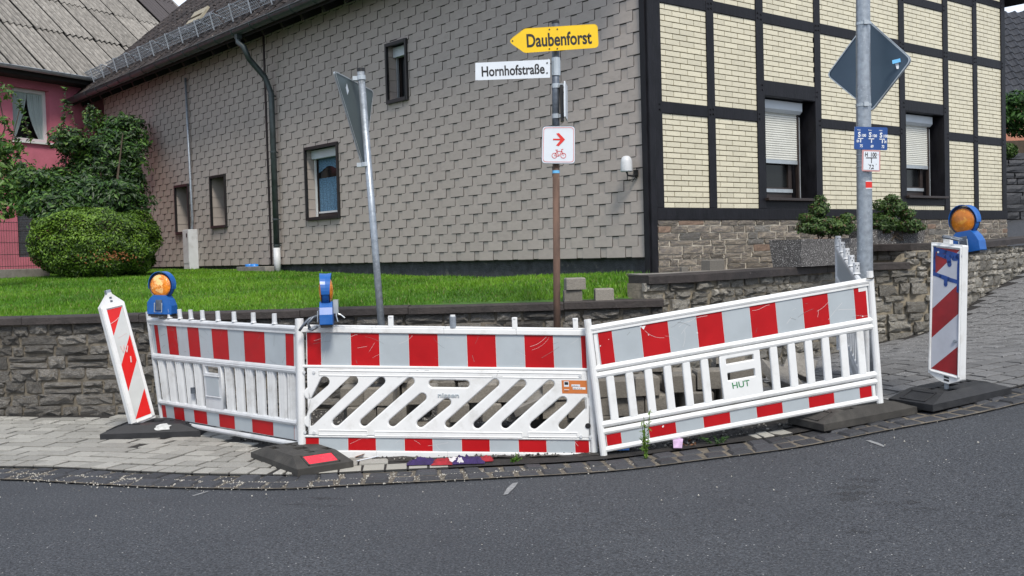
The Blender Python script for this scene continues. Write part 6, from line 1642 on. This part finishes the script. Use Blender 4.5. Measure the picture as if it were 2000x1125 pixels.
for k, (bt, lf, rt_) in enumerate((('75', '04', ''), ('69', '', ''), ('72', '', '04'))):
    x0 = 1674 + 21.2 * k
    put_text('plate_print', 'Wasser', lp, D(x0, 254.5 + .6 * k, Yb), ux, uz, 'ink_white', .009, .032, .0003, .003)
    put_text('plate_print', 'S', lp, D(x0 + 1.5, 267 + .7 * k, Yb), ux, uz, 'ink_white', .042, .022, .002, .003)
    put_text('plate_print', '100', lp, D(x0 + 8, 267 + .7 * k, Yb), ux, uz, 'ink_white', .024, .036, .001, .003)
    mb = MB(); p = D(x0 + 1, 269.5 + .7 * k, Yb) + n * .003 - bs3; q = D(x0 + 12, 269.8 + .7 * k, Yb) + n * .003 - bs3; mb.quad(p, q, q - uz * .007, p - uz * .007)
    p = D(x0 + 6, 270.5 + .7 * k, Yb) + n * .003 - bs3; mb.quad(p, p + ux * .008, p + ux * .008 - uz * .034, p - uz * .034); mb.build('plate_print', 'ink_white', lp)
    put_text('plate_print', bt, lp, D(x0 + 5, 287.5 + .7 * k, Yb), ux, uz, 'ink_white', .024, .024, .001, .003)
    if lf: put_text('plate_print', lf, lp, D(x0 - 1.2, 278, Yb), ux, uz, 'ink_white', .024, .022, .001, .003)
    if rt_: put_text('plate_print', rt_, lp, D(x0 + 10, 279.5, Yb), ux, uz, 'ink_white', .024, .020, .001, .003)
M['pink_rim'] = mat('faded_red_plate_rim', (.50, .26, .26), .5, .1, 6)
qd = [(1683, 334), (1719, 335.5), (1719.5, 293.5), (1684, 292.5)]; n = flat(lp, bs3, qd, Yb, 'pink_rim', 'pink_rim', .006, 'hydrant_plate')
mb = MB(); pts = [D(*p, Yb) for p in ((1686, 331.5), (1716.5, 332.5), (1717, 296.2), (1687, 295.5))]; mb.quad(*[p + n * .002 - bs3 for p in pts]); mb.build('white_field', 'sign_white', lp)
put_text('plate_print', 'H  100', lp, D(1689, 305.5, Yb), ux, uz, 'ink', .036, .098, .001, .004)
mb = MB()
for (a, b, c, d) in ((1691, 307.5, 1712.5, 309.2), (1701.2, 309, 1702.6, 318.5)):
    mb.quad(*[D(*p, Yb) + n * .004 - bs3 for p in ((a, d), (c, d), (c, b), (a, b))])
mb.build('plate_print', 'ink', lp)
put_text('plate_print', '7,2', lp, D(1697, 329.5, Yb), ux, uz, 'ink', .036, .040, .0012, .004)
put_text('plate_print', ',', lp, D(1695, 321, Yb), ux, uz, 'ink', .02, .006, 0, .004); put_text('plate_print', ',', lp, D(1710, 321, Yb), ux, uz, 'ink', .02, .006, 0, .004)
put_text('plate_print', 'm', lp, D(1713, 303, Yb), ux, uz, 'pink_rim', .012, .012, 0, .004)
def wrap(z0, z1, a0, a1, mt, r=.0672):
    c = D(1687.8, 360, Y3) - bs3; mb = MB(); N = 8
    for k in range(N):
        a, b = a0 + (a1 - a0) * k / N, a0 + (a1 - a0) * (k + 1) / N
        mb.quad((c.x + r * math.cos(a), c.y + r * math.sin(a), z0), (c.x + r * math.cos(b), c.y + r * math.sin(b), z0), (c.x + r * math.cos(b), c.y + r * math.sin(b), z1), (c.x + r * math.cos(a), c.y + r * math.sin(a), z1))
    mb.build('sticker', mt, lp)
z_a, z_b = (D(1690, 367, 9.04) - bs3).z, (D(1690, 355, 9.04) - bs3).z
wrap(z_a, z_b, math.radians(262), math.radians(330), 'ink_red'); wrap(z_b, z_b + .008, math.radians(262), math.radians(330), 'sign_white'); wrap(z_a - .008, z_a, math.radians(262), math.radians(330), 'sign_white')
mb = MB(); 
for py in (303, 315, 326): c = D(1686.8, py, Y3) - bs3; mb.tube([c, c + Vector((0, 0, .006))], .067, 16)
mb.build('strap', 'alu', lp)

# ================================================================ BLOCKS, SLABS, LITTER
blk = block_mesh('block', .05); blk2 = block_mesh('concrete', .04)
def block(loc, rz, sx, sy, sz, label, group=None, me=blk, name='paving_block', tilt=(0, 0)):
    o = bpy.data.objects.new(name, me); COL.objects.link(o); o.location = loc; o.rotation_euler = (tilt[0], tilt[1], rz); o.scale = (sx, sy, sz); return tag(o, label, 'block', group)
LB1, LB2 = 'slot', 'bar'
ORD = ['first', 'second', 'third', 'fourth', 'fifth', 'sixth', 'seventh', 'eighth', 'ninth', 'tenth', 'eleventh', 'twelfth', 'thirteenth', 'fourteenth', 'fifteenth']
def block_label(kind, p, j, k):
    q = proj(p); row_ = 'back' if j else 'front'; lay = ('lowest', 'second', 'third', 'topmost')[k]
    if kind == 'slot': i = int(max(0, min(10, (q[0] - 590) / 52))); return 'grey paving block, %s layer of the %s row, behind the %s diagonal slot' % (lay, row_, ORD[i])
    i = int(max(0, min(13, (q[0] - 1175) / 35))); return 'grey paving block, %s layer of the %s row, behind the %s upright bar' % (lay, row_, ORD[i])
r = random.Random(12)
def stack(x0, x1, y0, rows, layers, label, group, drop=.12):
    for j in range(rows):
        for k in range(layers - (j == 0)):
            x = x0 + r.uniform(-.05, .05)
            while x < x1:
                w = r.choice((.16, .20, .24, .24)); 
                if r.random() > drop + .10 * k:
                    sz = .145 + r.uniform(-.006, .006); y = y0 + j * .26 + r.uniform(-.03, .03)
                    block((x + w / 2, y, GZ(x, y) + .02 + k * .15), r.uniform(-.10, .10), w - .008, .2, sz, block_label(label, (x + w / 2, y, GZ(x, y) + k * .15 + .07), j, k), group)
                x += w + r.choice((.0, .004, .02, .05, .10))
stack(-1.40, .72, 8.35, 2, 4, LB1, 'blocks stacked behind the middle barrier')
stack(.80, 1.95, 8.25, 2, 4, LB2, 'blocks stacked behind the tilted barrier', .06)
stack(1.95, 2.35, 8.6, 1, 2, LB2, 'blocks stacked behind the tilted barrier', .2)
M['slabm'] = M['paver_white']; slab = block_mesh('concrete', .03)
def slab_(loc, rot, s, label):
    o = bpy.data.objects.new('broken_slab', slab); COL.objects.link(o); o.location = loc; o.rotation_euler = rot; o.scale = s; tag(o, label, 'slab')
slab_(D(1525, 745, 8.25), (.55, .35, .5), (.34, .30, .07), 'broken concrete slab leaning on edge behind the bars, right of the HUT plate')
slab_(D(1500, 775, 8.1), (.25, -.1, .2), (.36, .26, .07), 'flat speckled slab fragment lying under the leaning slab behind the tilted barrier')
slab_(D(1560, 720, 8.6), (.7, .4, -.3), (.24, .22, .06), 'slab propped steeply behind the right half of the tilted barrier')
slab_(D(1620, 780, 8.5), (.1, .1, .4), (.28, .2, .12), 'squarish stone lying near the foot of the lamp post behind the barrier')
slab_(D(735, 722, 8.3), (.05, .1, .2), (.36, .25, .06), 'light slab lying on top of the block stack behind the third slot')
slab_(D(1040, 790, 8.3), (.1, -.35, .2), (.36, .25, .06), 'light slab tilted on the stack behind the right half of the middle barrier')
# blocks on the copings
def onc(px0, px1, yb, Y, h, label, rz=0.05, d=.16):
    a, b = D(px0, yb, Y), D(px1, yb, Y); block(((a.x + b.x) / 2, Y + d / 2, a.z), rz, (b - a).length, d, h, label, 'single blocks set on the wall copings')
onc(1102, 1137, 593, 10.18, .115, 'lower of two stacked concrete blocks on the low coping by the rusty post')
zb3 = 1.005 + .117; a, b = D(1106, 569, 10.15), D(1142, 569, 10.15); block(((a.x + b.x) / 2, 10.24, zb3), .12, (b - a).length + .01, .16, .115, 'upper of two stacked concrete blocks on the low coping by the rusty post', 'single blocks set on the wall copings')
for o in COL.objects:
    if o.name.startswith('paving_block') and o.get('label', '').startswith('lower of two'): o.location.z = 1.004
onc(1163, 1199, 590, 10.18, .12, 'lone concrete block on the low coping beside the stacked pair', .03)
for o in COL.objects:
    if o.name.startswith('paving_block') and o.get('label', '').startswith('lone concrete'): o.location.z = 1.004
p = D(1393, 529, 11.35); block((p.x, p.y + .02, 1.248), .55, .21, .14, .115, 'pale concrete block standing on the upper coping against the house stone base', 'single blocks set on the wall copings')
p = D(1337, 526, 11.0); o = block((p.x, p.y + .05, 1.247), .3, .075, .05, .05, 'tiny pale stone chip lying on the upper coping near the house corner', None)
o.name = 'stone_chip'
# crumpled cloth under the middle barrier
cl0 = ground_hit(868, 912); ct = empty('crumpled_cloth', cl0 + Vector((0, 0, .035)), 'crumpled purple, red and white cloth lying under the middle barrier', 'cloth')
def crumple(cx, cy, w, d, h, mt, seed):
    mb = MB(); nx, ny = 30, 20; h *= 1.0; g = []
    for j in range(ny + 1):
        for i in range(nx + 1):
            x = cx + (i / nx - .5) * w; y = cy + (j / ny - .5) * d; e = min(i, nx - i, j * 1.5, (ny - j) * 1.5) / 7
            z = h * min(1, e) * (.35 + .9 * abs(noise.noise(Vector((x * 22 + seed, y * 22, seed)))) + .5 * abs(noise.noise(Vector((x * 55, y * 55 + seed, seed))))) ; g.append((x + .012 * noise.noise(Vector((x * 30, y * 30, seed))), y, z))
    W = nx + 1; fs = [(j * W + i, j * W + i + 1, (j + 1) * W + i + 1, (j + 1) * W + i) for j in range(ny) for i in range(nx)]
    mb.add(g, fs); mb.build('cloth_fold', mt, ct, smooth=True)
crumple(-.16, .0, .20, .16, .035, 'cloth_purple', 1); crumple(-.01, -.03, .15, .15, .035, 'cloth_red', 2); crumple(.06, .03, .09, .12, .03, 'cloth_white', 3); crumple(.17, -.01, .23, .16, .045, 'cloth_purple', 4); crumple(.29, .04, .11, .12, .03, 'cloth_red', 5); crumple(.12, -.05, .06, .06, .045, 'cloth_white', 7)
def litter(px, py, pts, mt, name, label, cat='litter', h=.01):
    g = ground_hit(px, py); mb = MB(); nx = len(pts); mb.v = [(x, y, z) for x, y, z in pts] + [(x, y, z - .004) for x, y, z in pts]
    mb.f = [tuple(range(nx)), tuple(range(nx, 2 * nx))[::-1]] + [(i, i + nx, (i + 1) % nx + nx, (i + 1) % nx) for i in range(nx)]; mb.m = [0] * len(mb.f)
    o = mb.build(name, mt); o.location = g + Vector((0, 0, .045)); return tag(o, label, cat)
litter(1215, 889, [(-.06, -.03, 0), (.05, -.035, .0), (.06, .03, .035), (-.045, .035, .03)], 'litter_blue', 'plastic_wrapper', 'flat bright blue plastic wrapper on the gravel near the foot of the tilted barrier')
litter(1322, 884, [(-.03, -.04, 0), (.03, -.05, 0), (.05, .02, .05), (-.02, .05, .06)], 'litter_pink', 'paper_scrap', 'lilac paper scrap on the cobble edge below the tilted barrier')
litter(720, 908, [(-.08, -.05, 0), (-.07, -.06, 0), (.07, .05, .01), (.06, .06, .01)], 'sign_white', 'plastic_strip', 'thin pale plastic strip on the soil beside the red reflector base')
litter(705, 903, [(-.04, -.02, 0), (.02, -.03, .02), (.04, .03, .02), (-.03, .03, .0)], 'dry', 'dry_leaf', 'curled brown leaf near the red reflector base')
def weed(px, py, h, n, label, mats, spread=.05, leaf=.016):
    g = ground_hit(px, py); rt = empty('weed', g, label, 'plant'); C, N = [], []; mb = MB()
    for k in range(max(2, n // 14)):
        a = random.uniform(0, 6.28); tip = Vector((spread * math.cos(a) * random.uniform(.2, 1), spread * math.sin(a) * random.uniform(.2, 1), h * random.uniform(.5, 1))); mb.tube([(0, 0, 0), tip * .5 + Vector((.005, 0, 0)), tip], .0018, 4)
        for _ in range(14): t = random.random() ** 1.3; C.append(g + tip * t + Vector((random.gauss(0, .006), random.gauss(0, .006), 0))); N.append((random.gauss(0, .6), -.5, .8))
    mb.build('stem', mats[0], rt); leaves('foliage', C, N, leaf, mats, rt, .25, .5)
weed(1262, 902, .36, 120, 'tall thin green weed growing from the cobbles in front of the tilted barrier', ['leaf_b', 'leaf_y', 'hedge_b'], .05, .020)
weed(1000, 908, .07, 110, 'small green grass tuft under the right half of the middle barrier', ['leaf_b', 'grass_c'], .07, .02)
weed(1400, 872, .09, 120, 'low dark green weeds on the gravel right of the lilac paper scrap', ['leaf_a', 'leaf_c'], .12, .016)
weed(1350, 876, .05, 60, 'low brownish withered weed under the tilted barrier', ['dry', 'bush_c'], .09, .014)
weed(1262, 536, .05, 40, 'small green tuft at the foot of the black corner post', ['leaf_y', 'grass_b'], .05, .016) if False else None
# rubbed marks on the road
M['scuff'] = mat('pale_road_scuff', (.22, .225, .23), .9, .3, 30)
for pts_ in ([(983, 968), (990, 955), (1001, 945), (1012, 943), (1006, 952), (992, 966)], [(1690, 861), (1700, 861), (1718, 867), (1728, 872), (1726, 874), (1706, 867)], [(375, 969), (405, 960), (408, 961), (378, 970)]):
    mb = MB(); mb.v = [tuple(ground_hit(*p) + Vector((0, 0, .004))) for p in pts_]; mb.f = [tuple(range(len(pts_)))]; mb.m = [0]; o = mb.build('road_scuff', 'scuff', road)
M['tar'] = mat('dark_tyre_mark', (.040, .041, .044), .85, .7, 90)
_n = M['tar'].node_tree.nodes; _l = M['tar'].node_tree.links; _t = _n.new('ShaderNodeTexNoise'); _t.inputs['Scale'].default_value = 5; _g = _n.new('ShaderNodeNewGeometry'); _l.new(_g.outputs['Position'], _t.inputs['Vector']); _t.inputs['Detail'].default_value = 9; _t.inputs['Roughness'].default_value = .85
_q = _n.new('ShaderNodeMapRange'); _q.inputs['From Min'].default_value = .42; _q.inputs['From Max'].default_value = .62; _q.inputs['To Max'].default_value = .6; _l.new(_t.outputs['Fac'], _q.inputs['Value']); _l.new(_q.outputs['Result'], _n['Principled BSDF'].inputs['Alpha'])
for (x0, x1, y) in ((1650, 1725, 940), (1635, 1715, 953), (1620, 1700, 966), (1640, 1690, 976), (1700, 1800, 984), (1760, 1840, 997), (1650, 1705, 1041), (1950, 2000, 1008), (540, 700, 985), (600, 680, 972)):
    mb = MB(); N = 10; up, dn = [], []
    for k in range(N + 1):
        t = k / N; x = x0 + (x1 - x0) * t; w = (6.5 if x0 > 900 else 3.2) * math.sin(math.pi * min(1, t + .03)) ** .6 * random.uniform(.3, 1.1); yy = y + (-3 if x0 > 900 else 4) * t + random.uniform(-.8, .8)
        up.append(tuple(ground_hit(x, yy - w) + Vector((0, 0, .003)))); dn.append(tuple(ground_hit(x, yy + w) + Vector((0, 0, .003))))
    for k in range(N): mb.quad(dn[k], dn[k + 1], up[k + 1], up[k])
    mb.build('tyre_mark', 'tar', road)

# two blocks that would read alike are told apart by their side
seen = {}
for o in sorted([o for o in COL.objects if o.name.startswith('paving_block') and o.get('group', '').startswith('blocks')], key=lambda q: q.location.x):
    seen.setdefault(o['label'], []).append(o)
for lab, os_ in seen.items():
    if len(os_) == 2:
        os_[0]['label'] = lab.replace('grey', 'left-hand grey', 1); os_[1]['label'] = lab.replace('grey', 'right-hand grey', 1)
